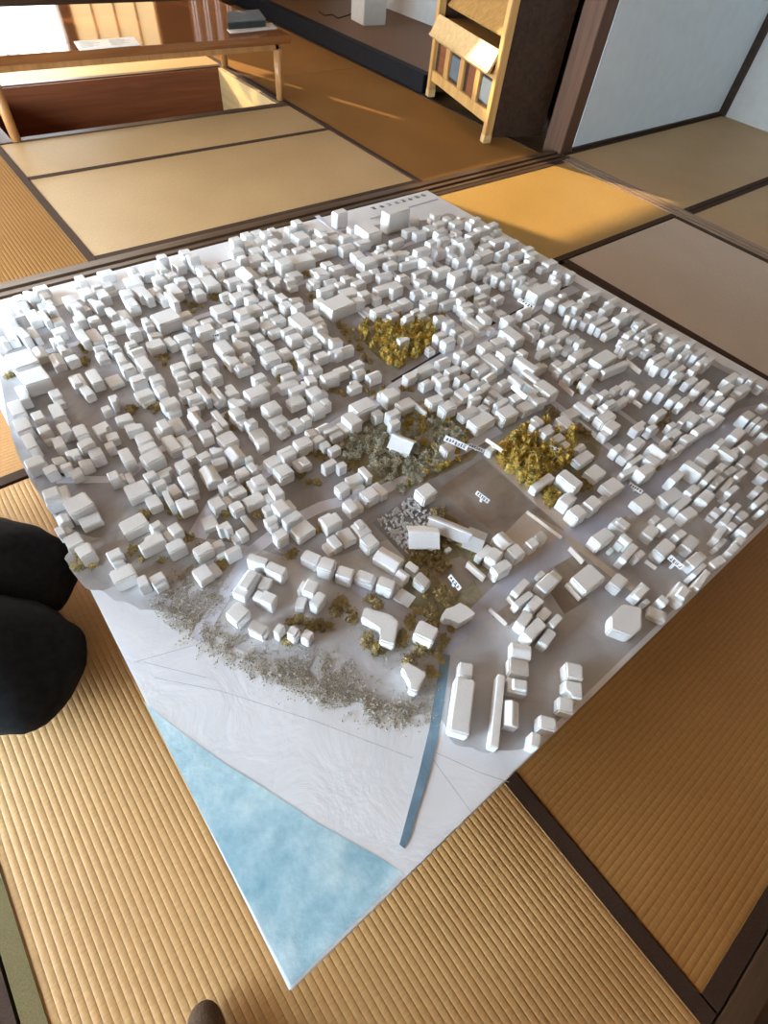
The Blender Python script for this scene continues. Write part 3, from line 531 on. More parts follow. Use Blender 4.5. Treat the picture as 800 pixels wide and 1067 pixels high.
# ------------------------------------------------------------------ the foam houses
DATA = """677 163 73 194 -51 34;768 77 28 251 -52 31;1456 220 87 128 -91 34;52 2760 120 141 3 42;-49 1715 99 89 6 40;324 1013 59 121 -61 31;
56 2602 119 122 0 40;-105 1821 94 90 -6 40;845 779 111 73 -71 31;91 1512 103 75 2 30;796 39 52 87 -48 37;1323 309 57 131 -86 28;
227 1150 96 66 3 24;-33 1303 83 69 -3 36;174 1680 92 90 -2 24;752 441 81 66 -64 37;1722 2381 181 128 5 40;947 138 77 60 -45 28;
1734 -58 63 105 -83 37;888 93 74 55 -48 34;111 1387 100 57 -1 33;800 2758 139 120 4 38;1093 1 68 64 -47 34;758 1075 81 84 -3 33;
1040 -40 64 63 -49 31;234 918 67 67 -74 28;999 175 77 57 -49 31;465 1582 69 106 -4 33;639 1103 88 70 5 24;1094 201 46 100 -86 37;
634 1241 89 73 1 36;1763 1151 141 80 1 30;363 1575 60 111 -3 36;1175 1510 109 90 1 38;-117 2062 77 85 1 33;615 1425 85 81 -5 30;
1291 1551 118 87 -1 42;503 853 72 62 -58 37;1958 -7 136 47 -3 30;1443 2348 98 156 2 34;301 1804 92 73 4 36;2756 1119 175 90 1 38;
1868 113 108 58 1 33;345 911 87 46 -61 37;2183 271 127 63 -6 24;905 1940 111 87 1 36;1819 614 114 69 -88 37;1989 475 103 75 -2 24;
433 1428 92 61 1 24;1678 312 56 105 -93 37;2035 326 106 68 -6 24;802 615 71 60 -73 4;976 -58 56 53 -52 28;2241 1127 90 126 2 36;
871 -59 58 46 -51 34;1310 562 76 70 -90 31;716 765 78 53 -60 28;637 1334 81 68 -2 33;-90 2304 63 99 -1 36;699 974 69 67 -1 24;
774 976 65 75 -4 18;615 1635 71 89 -1 33;408 1851 57 112 0 27;-128 1576 60 67 1 22;890 1084 79 68 -1 30;1203 955 83 71 0 33;
615 890 64 63 -56 37;517 2083 83 89 2 33;441 987 81 47 -63 37;636 1744 83 80 2 24;-110 1484 57 64 2 36;-79 2451 57 115 0 27;
850 972 63 76 -2 24;778 247 53 54 -47 28;1560 134 57 77 -85 28;1473 1567 88 99 1 40;3000 1824 200 92 2 40;-40 1637 79 52 -2 27;
305 1487 71 64 -2 33;982 1193 75 76 -7 24;259 1239 73 52 2 30;738 1415 74 75 2 33;2455 1585 92 147 -1 35;1426 2941 108 141 0 45;
1603 51 42 97 -87 31;180 1308 70 52 -1 36;64 2321 55 111 -3 33;61 1214 54 59 0 27;552 1357 86 55 -1 24;1822 2943 160 108 -2 36;
447 2231 82 87 3 24;1909 1114 107 78 -2 36;1989 579 95 70 2 24;982 1090 74 69 2 30;1192 468 47 85 -95 37;755 685 68 52 -59 37;
1727 545 57 100 -84 34;201 1387 71 54 4 33;587 961 73 51 -63 31;218 2508 63 113 -1 30;263 819 64 43 -61 34;829 887 62 66 -1 30;
-25 1405 55 60 -2 30;1117 149 39 78 -80 31;535 2435 65 121 -1 36;1176 1790 107 73 0 33;2021 677 121 57 0 22;2564 305 113 65 3 35;
2131 903 96 84 -3 24;655 820 66 52 -57 34;2336 908 73 120 0 24;947 2361 74 122 -3 33;1583 -54 69 51 -65 18;2456 3036 123 169 1 48;
2290 726 129 60 3 36;2170 1469 74 139 0 29;1095 253 43 71 -77 37;346 1366 59 67 -5 15;908 1515 85 67 -1 33;908 1800 83 79 -1 36;
1998 58 89 52 3 30;751 1839 58 106 4 36;-97 2177 45 104 2 36;1717 688 39 142 -88 25;1209 527 53 71 -80 37;1309 489 63 62 -93 31;
1796 459 60 83 -89 37;293 2479 54 120 -1 30;1818 1368 100 79 -1 24;192 2110 68 74 6 27;1906 203 84 54 4 27;846 1425 71 70 0 27;
211 1869 48 92 -1 36;2365 475 67 97 -4 41;1692 467 62 74 -94 37;771 1695 72 76 -3 24;2355 796 122 62 -3 30;318 1940 69 68 -2 33;
203 1582 52 71 -1 24;2071 1300 123 66 3 30;791 2188 73 93 1 33;418 1972 72 70 0 33;2750 3086 221 93 4 72;798 3062 67 148 3 33;
1106 2697 97 99 -2 30;1828 311 73 60 -86 28;97 2437 50 106 0 27;2297 160 96 53 3 36;1190 3000 84 134 -1 30;488 1972 57 90 -4 24;
2410 298 58 99 2 41;1853 -75 28 123 -84 37;2179 432 97 56 -6 41;890 619 61 49 -79 31;804 3227 95 110 -5 27;1757 1240 122 54 -1 24;
501 783 41 62 -69 37;90 3198 70 108 1 27;631 1172 82 43 4 30;370 2439 70 87 2 14;1705 193 33 111 -83 37;2845 432 145 51 -3 35;
2298 1328 56 153 2 41;1188 275 41 69 -84 31;1120 2163 93 79 -3 27;498 1487 75 51 2 36;-16 2307 47 95 1 36;388 1685 56 71 1 33;
420 2825 59 123 0 24;210 3164 60 128 0 24;1503 1463 89 70 2 30;2136 157 91 49 -7 33;563 1827 54 86 -2 30;406 1066 81 34 -55 37;
190 2721 57 106 -2 27;1048 1797 88 66 -2 24;734 1502 69 62 5 24;2348 1798 67 152 0 29;898 1721 83 62 1 24;554 1207 55 57 0 27;
2807 115 100 59 -5 29;413 1229 65 46 0 24;105 2134 54 76 -3 33;1673 1320 92 65 1 36;1195 359 32 86 -84 31;824 1526 77 57 0 24;
1163 315 28 93 -91 31;-27 2534 39 119 -1 30;-22 2206 52 75 0 36;792 -70 32 48 -58 37;2180 211 126 35 1 27;968 3023 68 134 2 30;
795 1941 67 77 5 27;1291 1842 98 63 -4 36;3235 481 148 54 -5 35;941 2569 92 79 -3 30;572 1939 48 93 0 33;2420 1768 68 140 -4 38;
543 1119 54 52 2 36;2050 1099 92 67 -4 27;1876 2473 114 90 -2 30;658 2584 85 76 0 27;1403 2184 81 92 -4 24;1099 1683 75 68 -1 33;
110 1962 55 64 -1 33;2767 1036 218 37 -6 30;519 2182 48 102 5 36;143 2831 54 103 2 24;772 2368 74 81 -4 24;1083 1926 106 53 -3 24;
-144 1640 50 49 2 27;472 1359 55 55 0 27;1995 -71 83 38 -6 36;52 2194 46 82 2 30;250 1717 52 62 1 36;1648 1394 92 61 -4 36;
313 2043 77 52 -6 27;279 2969 65 96 2 27;2671 253 58 91 1 38;66 3042 47 122 -2 27;808 2036 61 84 -1 27;2627 2242 158 75 0 48;
2340 1574 83 99 -4 29;1158 2485 127 57 1 36;907 1192 62 56 3 27;463 1834 45 85 2 24;2 2125 45 78 -4 27;130 1787 61 50 -4 36;
1043 1092 43 81 3 24;384 977 43 52 -53 18;634 2066 66 70 -1 30;2266 1466 92 80 -1 41;12 1237 38 52 -4 30;3048 635 152 47 5 38;
2283 455 65 70 5 35;1260 2014 87 68 0 33;1184 223 36 61 -84 28;2205 2716 127 90 3 33;2844 299 113 49 2 41;2252 936 88 65 -4 14;
95 2024 63 52 5 42;364 2829 43 129 0 33;517 1434 69 43 0 24;668 1881 33 125 0 27;1315 2959 91 97 4 30;2277 -55 74 46 0 36;
158 1441 54 44 3 36;1397 3103 99 97 -6 33;1326 2253 77 86 -4 33;935 2254 65 86 0 27;299 2130 71 54 -4 24;309 1868 74 44 0 36;
312 1698 66 46 2 27;299 1591 41 69 3 24;2723 60 91 49 2 29;2316 573 95 50 2 36;1202 572 31 86 -83 22;376 1279 52 46 1 36;
3061 341 115 52 0 38;1991 182 78 42 -3 36;2603 1224 124 58 -1 36;29 2010 56 54 -7 33;482 1282 28 95 0 6;3027 458 139 44 4 41;
1919 2206 122 66 0 33;462 2346 77 58 0 33;-125 1694 45 51 -3 30;1220 2180 74 79 1 24;2460 645 104 49 -1 27;803 2557 76 76 -2 30;
1688 2932 102 94 -2 45;959 2174 89 58 -2 27;2718 902 130 49 2 24;-80 1977 51 53 4 30;448 1744 51 62 0 30;2223 559 87 49 1 24;
2743 1248 129 57 2 24;700 2996 65 99 -1 33;408 3021 57 101 0 30;1372 1738 75 66 -2 24;1279 2627 88 79 0 24;1792 1632 108 52 -1 27;
2447 850 114 47 -2 33;2716 170 108 41 1 29;449 823 36 50 -45 20;2005 3231 104 110 0 30;589 1520 56 53 -2 24;1136 2072 110 46 -2 27;
1049 2352 76 72 -1 24;2560 503 110 43 -1 29;254 2696 59 76 3 27;1149 2264 77 71 3 30;1484 1110 68 55 1 30;227 2405 46 83 5 24;
644 2196 66 64 -7 33;960 1656 58 65 1 24;2019 844 85 50 -3 20;840 683 47 44 -79 34;2064 1458 97 59 0 29;54 1938 51 53 -2 30;
2 1913 48 54 1 24;704 3399 89 81 0 24;600 3177 61 103 1 30;1263 2447 76 81 1 20;1983 3013 99 102 0 27;550 2561 74 63 -1 36;
671 2323 75 59 -3 36;840 2453 56 90 -1 24;537 2291 64 63 -2 36;3351 2066 168 69 -1 29;529 3228 68 91 5 33;2787 223 93 47 -3 41;
1091 2426 103 54 0 27;1189 175 28 63 -86 37;1096 1853 94 45 -2 33;648 1520 54 53 3 27;1186 1883 76 58 -4 33;2711 437 109 42 -3 38;
540 3402 81 81 0 27;1748 243 50 51 -89 37;2163 6 102 28 8 30;2742 1604 101 75 1 32;1684 1624 95 52 1 30;2284 319 95 37 1 38;
3308 574 140 45 -1 32;489 1687 58 48 4 33;2288 32 94 32 6 24;2611 442 87 50 -3 29;904 2670 79 69 8 24;1920 1383 98 49 -2 33;
1156 2358 70 76 -1 24;825 2281 74 59 -5 30;536 3096 55 101 5 33;1383 1866 79 59 -2 27;3147 536 145 39 1 41;2419 221 111 31 4 41;
2749 537 142 33 4 29;356 727 36 38 -64 37;2161 1271 50 101 0 33;2091 2401 115 67 -1 30;536 1637 59 46 -4 30;259 1548 23 94 -4 33;
2051 1531 97 55 1 35;1018 2242 66 70 -2 24;1581 3128 99 85 -1 24;452 3109 84 62 5 36;712 3099 66 88 -5 36;391 691 35 39 -68 31;
243 2853 63 67 -1 33;2481 141 129 26 5 29;2124 -77 80 31 2 33;2483 1201 110 50 -1 33;1466 478 46 50 -85 28;851 3335 63 106 -2 30;
2235 1595 86 67 0 32;3223 1325 134 57 2 41;2580 2620 192 51 -2 45;2274 82 68 42 2 24;1191 2602 72 78 3 33;117 2991 36 114 7 36;
975 2041 72 55 1 33;614 2132 65 54 -2 27;2287 226 83 37 -1 33;1395 1432 76 47 -5 36;459 2566 43 91 -5 27;2347 2240 100 76 2 30;
880 3086 73 81 3 30;-33 2834 30 119 7 30;937 1338 72 37 3 30;629 2942 52 97 1 24;261 3310 59 85 3 45;209 2041 50 54 -4 24;
422 3185 57 88 3 36;1508 1739 82 53 -1 33;1708 3098 86 95 1 27;3324 1152 143 50 0 35;2438 181 103 31 4 35;2045 1170 77 55 -3 33;
2132 482 113 28 -7 30;389 2645 57 68 -2 24;982 1550 53 57 -2 33;1044 1200 34 76 0 30;2504 1043 97 50 6 33;1345 2453 82 65 3 27;
2389 1290 106 48 2 30;1398 477 42 49 -92 31;1911 1536 93 49 -3 32;1959 2392 114 58 -3 36;349 1161 62 27 -1 36;1546 2797 79 84 -3 33;
1289 2109 80 57 -2 30;1981 1257 47 89 -3 24;604 2741 65 67 0 33;3049 1624 131 58 -2 32;330 3405 77 68 1 27;3018 2381 147 66 3 35;
1041 3071 63 95 -4 33;2370 -4 70 38 -1 24;1111 3035 64 95 -4 30;455 2450 64 55 3 36;3245 2463 157 68 0 38;2714 1412 108 55 2 38;
254 2786 62 60 3 27;684 2075 28 114 0 33;3033 894 132 42 1 35;751 1624 56 47 1 33;2122 2204 102 63 2 33;2086 3005 102 83 1 33;
897 690 52 33 -78 28;886 1654 59 48 3 27;3280 937 141 43 0 38;2531 1138 91 54 -2 27;3272 749 104 54 1 41;2047 1376 91 48 6 35;
1697 2833 95 72 -3 24;733 2569 47 87 6 24;1366 2032 75 57 -2 27;1929 1633 89 51 -1 29;1720 1540 79 51 1 30;2822 735 108 42 6 38;
2769 776 106 42 4 38;2056 1614 92 51 1 35;2249 1249 39 112 0 36;305 3071 53 79 1 24;1494 2635 78 73 3 30;1479 2162 59 79 4 33;
663 3250 62 85 3 27;1481 1860 82 49 4 30;2609 1082 98 49 -2 27;262 1646 53 37 1 33;2209 1735 97 54 0 32;913 2928 36 137 -1 36;
1259 2782 70 77 -1 27;747 2042 28 109 1 30;3085 850 122 42 2 32;1903 1450 92 43 3 38;1987 112 62 34 -4 36;2195 2944 107 76 0 36;
-32 2005 44 45 5 36;1048 1552 69 40 3 33;564 2859 59 69 1 24;1319 2515 102 48 -1 33;3311 1629 120 62 -3 35;1890 -42 91 20 0 36;
3075 1332 153 40 -2 29;167 2998 31 115 3 27;321 768 28 40 -70 34;706 2234 44 73 4 33;3061 1380 153 40 2 35;1209 3121 57 103 0 36;
1947 2136 107 50 4 27;938 3168 71 75 -1 33;2335 2940 120 69 3 33;2060 1738 88 53 0 38;1857 1222 69 49 5 24;544 2630 67 53 3 36;
2763 501 104 35 3 32;2136 1084 76 48 -5 33;1274 1951 69 52 0 27;2415 934 80 48 0 27;3066 1282 136 43 1 29;2149 3324 97 90 2 24;
2582 2371 134 54 3 35;918 3285 69 79 -4 33;688 2653 70 54 1 33;3089 2466 145 61 1 32;3090 1184 130 43 2 38;1986 2518 99 61 5 33;
2636 640 99 37 1 32;553 1691 51 43 -2 33;1860 2802 86 74 -1 27;2966 2527 101 84 -5 48;3126 1034 113 46 3 29;2198 2411 89 70 -5 24;
2209 611 69 42 -1 30;2534 1701 82 65 -1 41;1499 2234 85 51 -2 36;1842 2726 86 71 -4 36;1313 2707 75 65 -2 30;320 1235 42 35 -2 24;
2206 2526 105 62 -4 33;1464 2827 77 70 0 36;2736 1730 105 56 1 35;2421 1961 104 54 -2 35;1632 -33 40 37 -89 34;808 1478 69 32 2 36;
3050 936 132 36 0 41;2197 2811 83 86 -5 33;3014 515 107 37 -5 38;1791 3212 75 94 2 36;1117 1973 83 39 -3 30;1365 2631 71 68 2 24;
1459 2546 67 71 1 30;2592 1423 104 46 -2 41;2554 827 96 38 1 27;2057 732 66 42 4 27;631 1835 32 73 -4 27;2431 2417 138 48 5 36;
2613 2113 97 65 -2 35;1623 2752 72 77 0 33;2215 507 107 25 -1 33;3064 702 110 39 -1 29;3125 2212 110 71 2 29;1548 2398 88 52 0 27;
2613 1540 85 59 5 29;983 1497 59 40 3 30;1744 2551 96 55 -4 36;463 2653 58 55 3 30;2615 1990 134 44 0 32;1520 3263 93 68 5 27;
1276 2370 82 50 1 20;1950 1190 100 32 0 30;1754 2701 79 70 -3 24;1591 3012 78 75 2 27;1639 3223 81 80 -1 24;1211 3238 71 77 -1 50;
2087 2591 95 63 -2 30;773 1760 50 46 2 36;3327 815 136 36 1 41;2123 -27 88 21 2 24;2507 595 76 41 -4 32;1295 3138 78 70 2 30;
1772 1433 77 42 -4 20;175 1760 27 63 -3 24;1119 3272 67 79 3 30;2862 484 86 40 -7 32;1500 2480 77 58 9 36;1505 2092 75 51 -2 36;
3343 1018 108 49 0 32;1079 2923 63 72 -3 30;2487 2104 106 54 6 41;2604 914 93 40 1 24;2210 -73 56 33 2 30;3310 2795 131 73 4 42;
2324 2733 107 63 1 27;1793 1488 73 45 2 36;910 2761 70 56 -2 27;469 2958 61 58 1 30;1017 1411 60 36 3 24;1970 2607 99 56 0 33;
2362 2057 138 38 0 32;1443 2004 76 46 -6 33;259 3100 28 119 3 33;2005 981 45 63 3 33;3367 1082 97 55 -2 29;2520 1376 91 47 -1 24;
1965 2730 89 65 -1 36;780 2446 47 67 1 33;2016 924 83 33 -2 24;2025 2195 85 56 0 33;1019 3266 73 67 -2 33;2574 181 84 30 -3 32;
199 3330 51 70 3 36;2469 487 66 42 -1 29;2295 2440 94 61 -1 36;2483 2577 182 36 -2 27;1643 3321 85 74 2 27;1539 2331 76 54 -3 24;
3014 1901 116 53 0 29;1331 1480 54 47 -1 33;700 2780 46 74 -1 36;1080 1482 70 32 2 24;2051 1799 83 48 1 41;1523 2007 75 47 -3 33;
3249 1455 124 45 1 35;178 1985 39 46 -2 27;310 2261 40 56 -1 33;2194 1799 86 49 3 38;2374 40 70 29 0 30;2648 1606 78 60 -2 32;
1461 1806 63 48 1 30;2606 1359 77 54 -2 30;1015 1653 47 49 2 27;2441 105 80 27 -4 41;1944 2807 77 72 -1 33;651 2256 58 44 -1 36;
1338 2789 81 54 -3 27;2370 2798 111 58 1 30;1979 890 74 33 -2 36;2785 2942 123 63 2 27;3291 1216 125 40 4 35;2404 3316 114 67 4 55;
2833 616 87 37 3 38;3382 1499 116 50 -1 29;3013 1105 137 31 -3 33;2827 665 87 38 1 32;2995 2069 118 52 1 38;3248 2276 120 60 -1 29;
1744 160 50 29 -2 33;2477 427 74 34 -3 35;2150 3213 96 70 2 36;987 2634 72 48 -1 27;3241 859 104 40 -4 41;594 2009 53 41 -1 24;
2592 137 87 26 -4 35;2346 2634 92 64 1 24;2065 3102 91 69 1 33;1948 1323 78 37 4 36;1773 3429 84 75 4 24;2266 2156 93 51 -5 24;
1191 3317 68 71 -5 50;3151 2134 114 57 -1 32;1859 2354 75 58 -5 36;1285 3051 57 79 -3 36;2564 -11 67 31 2 29;2692 317 84 30 2 41;
1025 3179 68 63 1 30;577 2987 36 91 6 27;1358 1375 59 38 -5 36;-18 1961 45 33 -6 30;1347 2844 86 49 -1 33;1334 2324 82 41 4 30;
3057 2744 104 72 3 29;1886 3378 92 68 0 33;2497 921 77 39 2 33;1919 1248 53 51 4 30;2664 2047 98 52 -6 41;3035 1142 139 30 -8 30;
3183 2855 109 74 1 29;2385 1903 80 54 1 35;2355 1416 58 59 1 41;2571 1796 72 62 2 29;2513 2714 102 59 -3 24;3425 433 80 45 -1 29;
994 1453 45 41 -2 27;1667 984 54 38 4 22;403 2703 57 45 -3 30;3153 2336 110 60 5 38;1657 2478 61 66 2 30;2366 2154 91 51 2 41;
2565 2515 73 78 1 38;2022 2060 79 49 -1 36;1880 3058 97 56 7 36;1890 2281 53 77 1 12;471 2711 51 51 -2 36;1559 3337 77 69 -1 45;
2419 2727 75 78 2 27;475 2771 44 61 -5 24;479 2850 38 75 -5 27;2595 2870 118 55 2 24;2820 2239 90 62 -2 41;2772 1362 88 45 2 32;
2909 1917 87 59 3 35;1074 2539 68 47 -1 27;2216 3119 93 66 0 24;1161 1693 44 50 0 33;2943 2779 115 61 4 38;2491 -9 71 26 -1 35;
2503 1860 94 45 -2 38;2147 1133 60 45 -6 30;1848 1898 71 46 0 33;2182 1944 81 47 -5 41;2810 2864 109 62 -3 30;2804 2417 90 64 0 38;
1071 1515 78 25 -2 30;3028 767 98 34 0 32;2690 1932 87 53 4 29;2587 32 62 31 3 29;2960 1695 64 73 -1 41;1546 2571 79 48 -3 30;
3075 1709 96 51 -6 41;2746 2580 96 61 -1 41;1868 1308 77 33 -1 36;3046 569 109 28 5 29;2544 219 56 37 3 38;2375 2352 73 65 1 27;
2006 235 48 33 1 16;2942 2220 132 42 1 38;2132 2034 89 43 0 30;1794 3080 64 77 5 36;2680 1324 65 55 3 22;3344 2208 104 60 -4 32;
3196 1602 86 56 0 35;2252 2102 76 53 -4 38;255 2234 39 45 2 24;2017 792 52 40 4 20;316 1188 51 20 -1 18;3103 803 111 30 2 29;
2243 -6 51 30 0 33;3131 2634 112 59 5 38;2182 1865 76 46 -1 41;1862 2663 87 49 -4 24;2872 2105 90 55 4 38;1441 2701 68 53 -3 33;
2479 -49 65 25 -2 35;875 2995 35 94 1 27;1433 2761 68 54 4 30;2161 2345 103 40 8 36;312 3151 44 61 -1 36;3365 2658 126 56 7 41;
1044 3332 64 60 -4 50;3250 2658 94 71 1 38;2490 1254 65 46 3 27;2933 2889 84 77 -1 30;1717 3183 69 68 2 36;2893 2686 93 63 0 35;
3158 747 79 40 0 38;2869 2172 104 47 -1 29;1989 3350 60 90 -3 36;623 2848 52 50 -1 27;571 1275 31 37 1 27;1723 3312 66 74 1 27;
1692 3435 66 76 1 24;979 1300 44 33 -3 30;1802 3350 68 74 -2 36;2060 3357 73 75 0 45;331 3332 38 74 1 24;3343 1311 89 47 1 38;
2888 2038 90 51 -1 32;2270 3053 89 58 -2 36;2458 1129 48 55 3 30;2916 3070 98 65 -1 27;3364 531 83 36 0 38;1008 2503 58 44 0 30;
1956 964 48 39 0 36;2965 2606 94 58 1 41;2963 1992 105 42 7 41;119 3309 43 56 0 36;3272 1916 88 54 2 45;2885 2358 91 53 4 38;
984 1981 43 45 4 27;2423 3167 83 66 -8 27;2618 1160 76 36 -3 24;19 3011 31 63 7 27;3080 1457 77 48 -3 38;3363 2272 101 54 3 35;
3323 2397 108 51 -3 38;1873 2568 63 56 -2 33;3053 258 86 25 -3 38;3184 1097 81 40 0 38;3061 292 86 26 1 35;2335 76 47 29 4 33;
1792 1532 59 37 1 35;602 3281 48 57 7 30;1069 2605 52 48 -2 24;2758 2681 77 63 4 41;1530 2281 64 41 -2 24;275 3220 33 69 -3 27;
2987 209 50 40 4 41;201 3261 36 62 -1 33;3102 3031 98 61 -3 32;2754 1299 76 38 4 38;3289 2900 97 63 -2 29;3079 1569 84 43 1 35;
1502 3158 56 64 0 33;2544 1945 84 40 1 29;3038 1070 107 27 1 24;716 2030 20 79 7 24;3054 1959 108 38 5 29;2261 2262 64 53 1 30;
3003 1432 70 46 -3 29;1211 2844 65 43 4 24;3047 2910 88 63 0 29;3373 898 96 31 1 41;2622 549 59 32 -5 29;3186 1841 74 53 3 41;
1947 1763 52 45 3 24;1326 355 37 23 0 18;3370 2599 103 52 4 32;2792 2494 77 55 2 29;3257 330 46 48 -2 32;2537 2428 66 57 0 30;
1901 455 44 28 0 18;2170 2590 62 56 -4 36;1835 1278 77 23 -5 36;2414 2013 69 44 0 41;3390 490 72 34 1 38;3138 2936 89 60 -1 32;
363 2926 36 51 -2 36;2352 3061 66 64 4 24;2183 2088 52 53 1 38;2741 1528 66 42 1 35;2140 3135 53 76 -2 36;3220 2555 85 56 -1 29;
3256 2151 88 48 4 38;3361 1863 77 50 3 38;2838 2548 85 46 -1 41;3343 1258 96 30 0 29;3158 1138 72 36 2 38;653 1573 34 29 -1 27;
1994 2334 55 47 -1 24;2933 1518 63 41 -4 38;2662 829 44 39 -3 38;1817 2576 43 56 0 27;324 3241 30 55 5 27;1585 7 21 29 -94 22;
3350 1372 76 34 5 41;3356 746 59 34 4 38;2094 2076 59 35 2 36;2720 239 36 33 0 38;2953 1475 63 34 5 35;1847 2274 20 94 -1 7;
1691 254 33 20 4 10;2439 2847 75 36 -3 27;1097 678 28 20 0 10;2816 1749 49 39 -1 29;"""
HS = [tuple(int(v) for v in e.split()) for e in DATA.replace('\n', '').split(';') if e.strip()]
def house_bm(bm0, a, b, h, kind, seed):
    """one hand-cut foam building: block, stepped block, L, gable, two-tier or shed roof, edges softened"""
    r = random.Random(seed); bm = bmesh.new(); A, B = a/2, b/2
    def j(): return r.uniform(-.03, .03)*min(a, b)
    e = min(.0032, .10*min(a, b, h))
    if kind == 'block':
        prism(bm, [(-A+j(), -B+j()), (A+j(), -B+j()), (A+j(), B+j()), (-A+j(), B+j())], 0, h); bev(bm, e, 2)
    elif kind == 'stepped':
        s = r.choice((-1, 1)); c = r.uniform(.2, .42)*s*A
        if a >= b:
            x0, x1 = (-A, c) if s > 0 else (c, A); y0, y1 = (c, A) if s > 0 else (-A, c)
            box(bm, x0, x1, -B, B, 0, h); box(bm, y0, y1, -B*.9, B*r.uniform(.6, .95), 0, h*r.uniform(.5, .75))
        else:
            c = c/A*B; x0, x1 = (-B, c) if s > 0 else (c, B); y0, y1 = (c, B) if s > 0 else (-B, c)
            box(bm, -A, A, x0, x1, 0, h); box(bm, -A*.9, A*r.uniform(.6, .95), y0, y1, 0, h*r.uniform(.5, .75))
        bev(bm, e*.8, 1)
    elif kind == 'ell':
        u, v = r.uniform(.0, .35)*A, r.uniform(.0, .35)*B; sx, sy = r.choice((-1, 1)), r.choice((-1, 1))
        P = [(-A, -B), (A, -B), (A, v), (u, v), (u, B), (-A, B)]
        P = [(x*sx, y*sy) for x, y in P]
        if sx*sy < 0: P = P[::-1]
        prism(bm, P, 0, h); bev(bm, e*.8, 1)
    elif kind == 'gable':
        z = h*.78
        if a >= b: prof, ext = [(-B, 0), (B, 0), (B, z), (0, h), (-B, z)], 'x'
        else: prof, ext = [(-A, 0), (A, 0), (A, z), (0, h), (-A, z)], 'y'
        L = A if ext == 'x' else B
        q = [[bm.verts.new((s*L, y, zz) if ext == 'x' else (y, s*L, zz)) for y, zz in prof] for s in (-1, 1)]
        bm.faces.new(q[0]); bm.faces.new(q[1][::-1])
        for k in range(5): bm.faces.new((q[0][k], q[1][k], q[1][(k+1) % 5], q[0][(k+1) % 5]))
        bev(bm, e*.7, 1)
    elif kind == 'tiered':
        box(bm, -A, A, -B, B, 0, h*.72); k = r.uniform(.55, .8); ox, oy = r.uniform(-1, 1)*(1-k)*A, r.uniform(-1, 1)*(1-k)*B
        box(bm, -A*k+ox, A*k+ox, -B*k+oy, B*k+oy, h*.72, h); bev(bm, e*.8, 1)
    else:
        z = h*.8; vs = [bm.verts.new(p) for p in ((-A, -B, 0), (A, -B, 0), (A, B, 0), (-A, B, 0), (-A, -B, h), (A, -B, z), (A, B, z), (-A, B, h))]
        for f in ((3, 2, 1, 0), (4, 5, 6, 7), (0, 1, 5, 4), (1, 2, 6, 5), (2, 3, 7, 6), (3, 0, 4, 7)): bm.faces.new([vs[i] for i in f])
        bev(bm, e, 2)
    bmesh.ops.recalc_face_normals(bm, faces=bm.faces[:])
    return bm
KINDS = ['block']*56+['stepped']*15+['ell']*8+['gable']*7+['tiered']*8+['shed']*6
def ground(x, y): return BZ
H = []
for i, (X, Y, a, b, rot, h) in enumerate(HS):
    r = random.Random(900+i); k = r.choice(KINDS)
    if min(a, b) < 40 or h < 24: k = 'block'
    H.append(dict(p=Vector((X/2000, Y/2000, BZ)), a=a/2000, b=b/2000, rot=math.radians(rot), h=h/1000, k=k, i=i))
LMK = [((464, 682), 'the inland canal end'), ((480, 735), 'the long canal-side slab'), ((655, 643), 'the six-sided hall'), ((396, 650), 'the L-shaped beach block'),
       ((425, 540), 'the gravestone yard'), ((410, 358), 'the far amber grove'), ((555, 472), 'the tall amber grove'), ((419, 461), 'the lone grove shrine'),
       ((530, 520), 'the bare sports ground'), ((171, 330), 'the big cream box'), ((412, 222), 'the tallest corner block'), ((352, 315), 'the broad grey-roofed block'),
       ((330, 665), 'the trio of beach slabs'), ((25, 374), 'the largest town-end block'), ((81, 524), 'the broad notched block'), ((705, 585), 'the four-mark signboard'),
       ((628, 372), 'the wide flat roof'), ((238, 360), 'the long lettered slab'), ((290, 316), 'the mid-town amber tufts'), ((155, 424), 'the two small amber tufts'), ((775, 385), 'the dark mat corner'), ((594, 290), 'the grey mat corner'),
       ((330, 565), 'the curving lilac lane'), ((520, 740), 'the thin tall bar'), ((150, 545), 'the brown shaded yard'), ((477, 462), 'the lettered white plate'), ((540, 347), 'the long ditch-side block'), ((475, 556), 'the long temple hall')]
LM = [(at(x, y, BZ+.02).xy, n) for (x, y), n in LMK]
DIRS = [(math.radians(v), n) for v, n in ((225, 'toward the blue sea'), (150, 'toward the person in black'), (95, 'toward the low table'), (45, 'toward the display rack'), (0, 'toward the white wall'), (-45, 'toward the dark floor'))]
ORD = ['nearest', 'second from', 'third from', 'fourth from', 'fifth from', 'sixth from', 'seventh from', 'eighth from', 'ninth from', 'tenth from', 'eleventh from', 'twelfth from', 'thirteenth from', 'fourteenth from', 'fifteenth from', 'sixteenth from', 'seventeenth from', 'eighteenth from', 'nineteenth from', 'twentieth from', 'twenty-first from', 'twenty-second from', 'twenty-third from', 'twenty-fourth from', 'twenty-fifth from']
def sector(c, p):
    a = math.atan2(p.y-c.y, p.x-c.x)
    return min(range(6), key=lambda k: abs((a-DIRS[k][0]+math.pi) % (2*math.pi)-math.pi))
RANK = {}
for li, (c, n) in enumerate(LM):
    S6 = [[] for _ in range(6)]
    for hd in H:
        dd = (hd['p'].xy-c).length
        if dd > 0.012: S6[sector(c, hd['p'].xy)].append((dd, hd['i']))
    for s in range(6):
        for q, (dd, i) in enumerate(sorted(S6[s])): RANK.setdefault(i, []).append((q, dd, li, s))
WORD = {'block': 'flat-topped', 'stepped': 'stepped', 'ell': 'L-plan', 'gable': 'gabled', 'tiered': 'two-tiered', 'shed': 'slope-topped'}
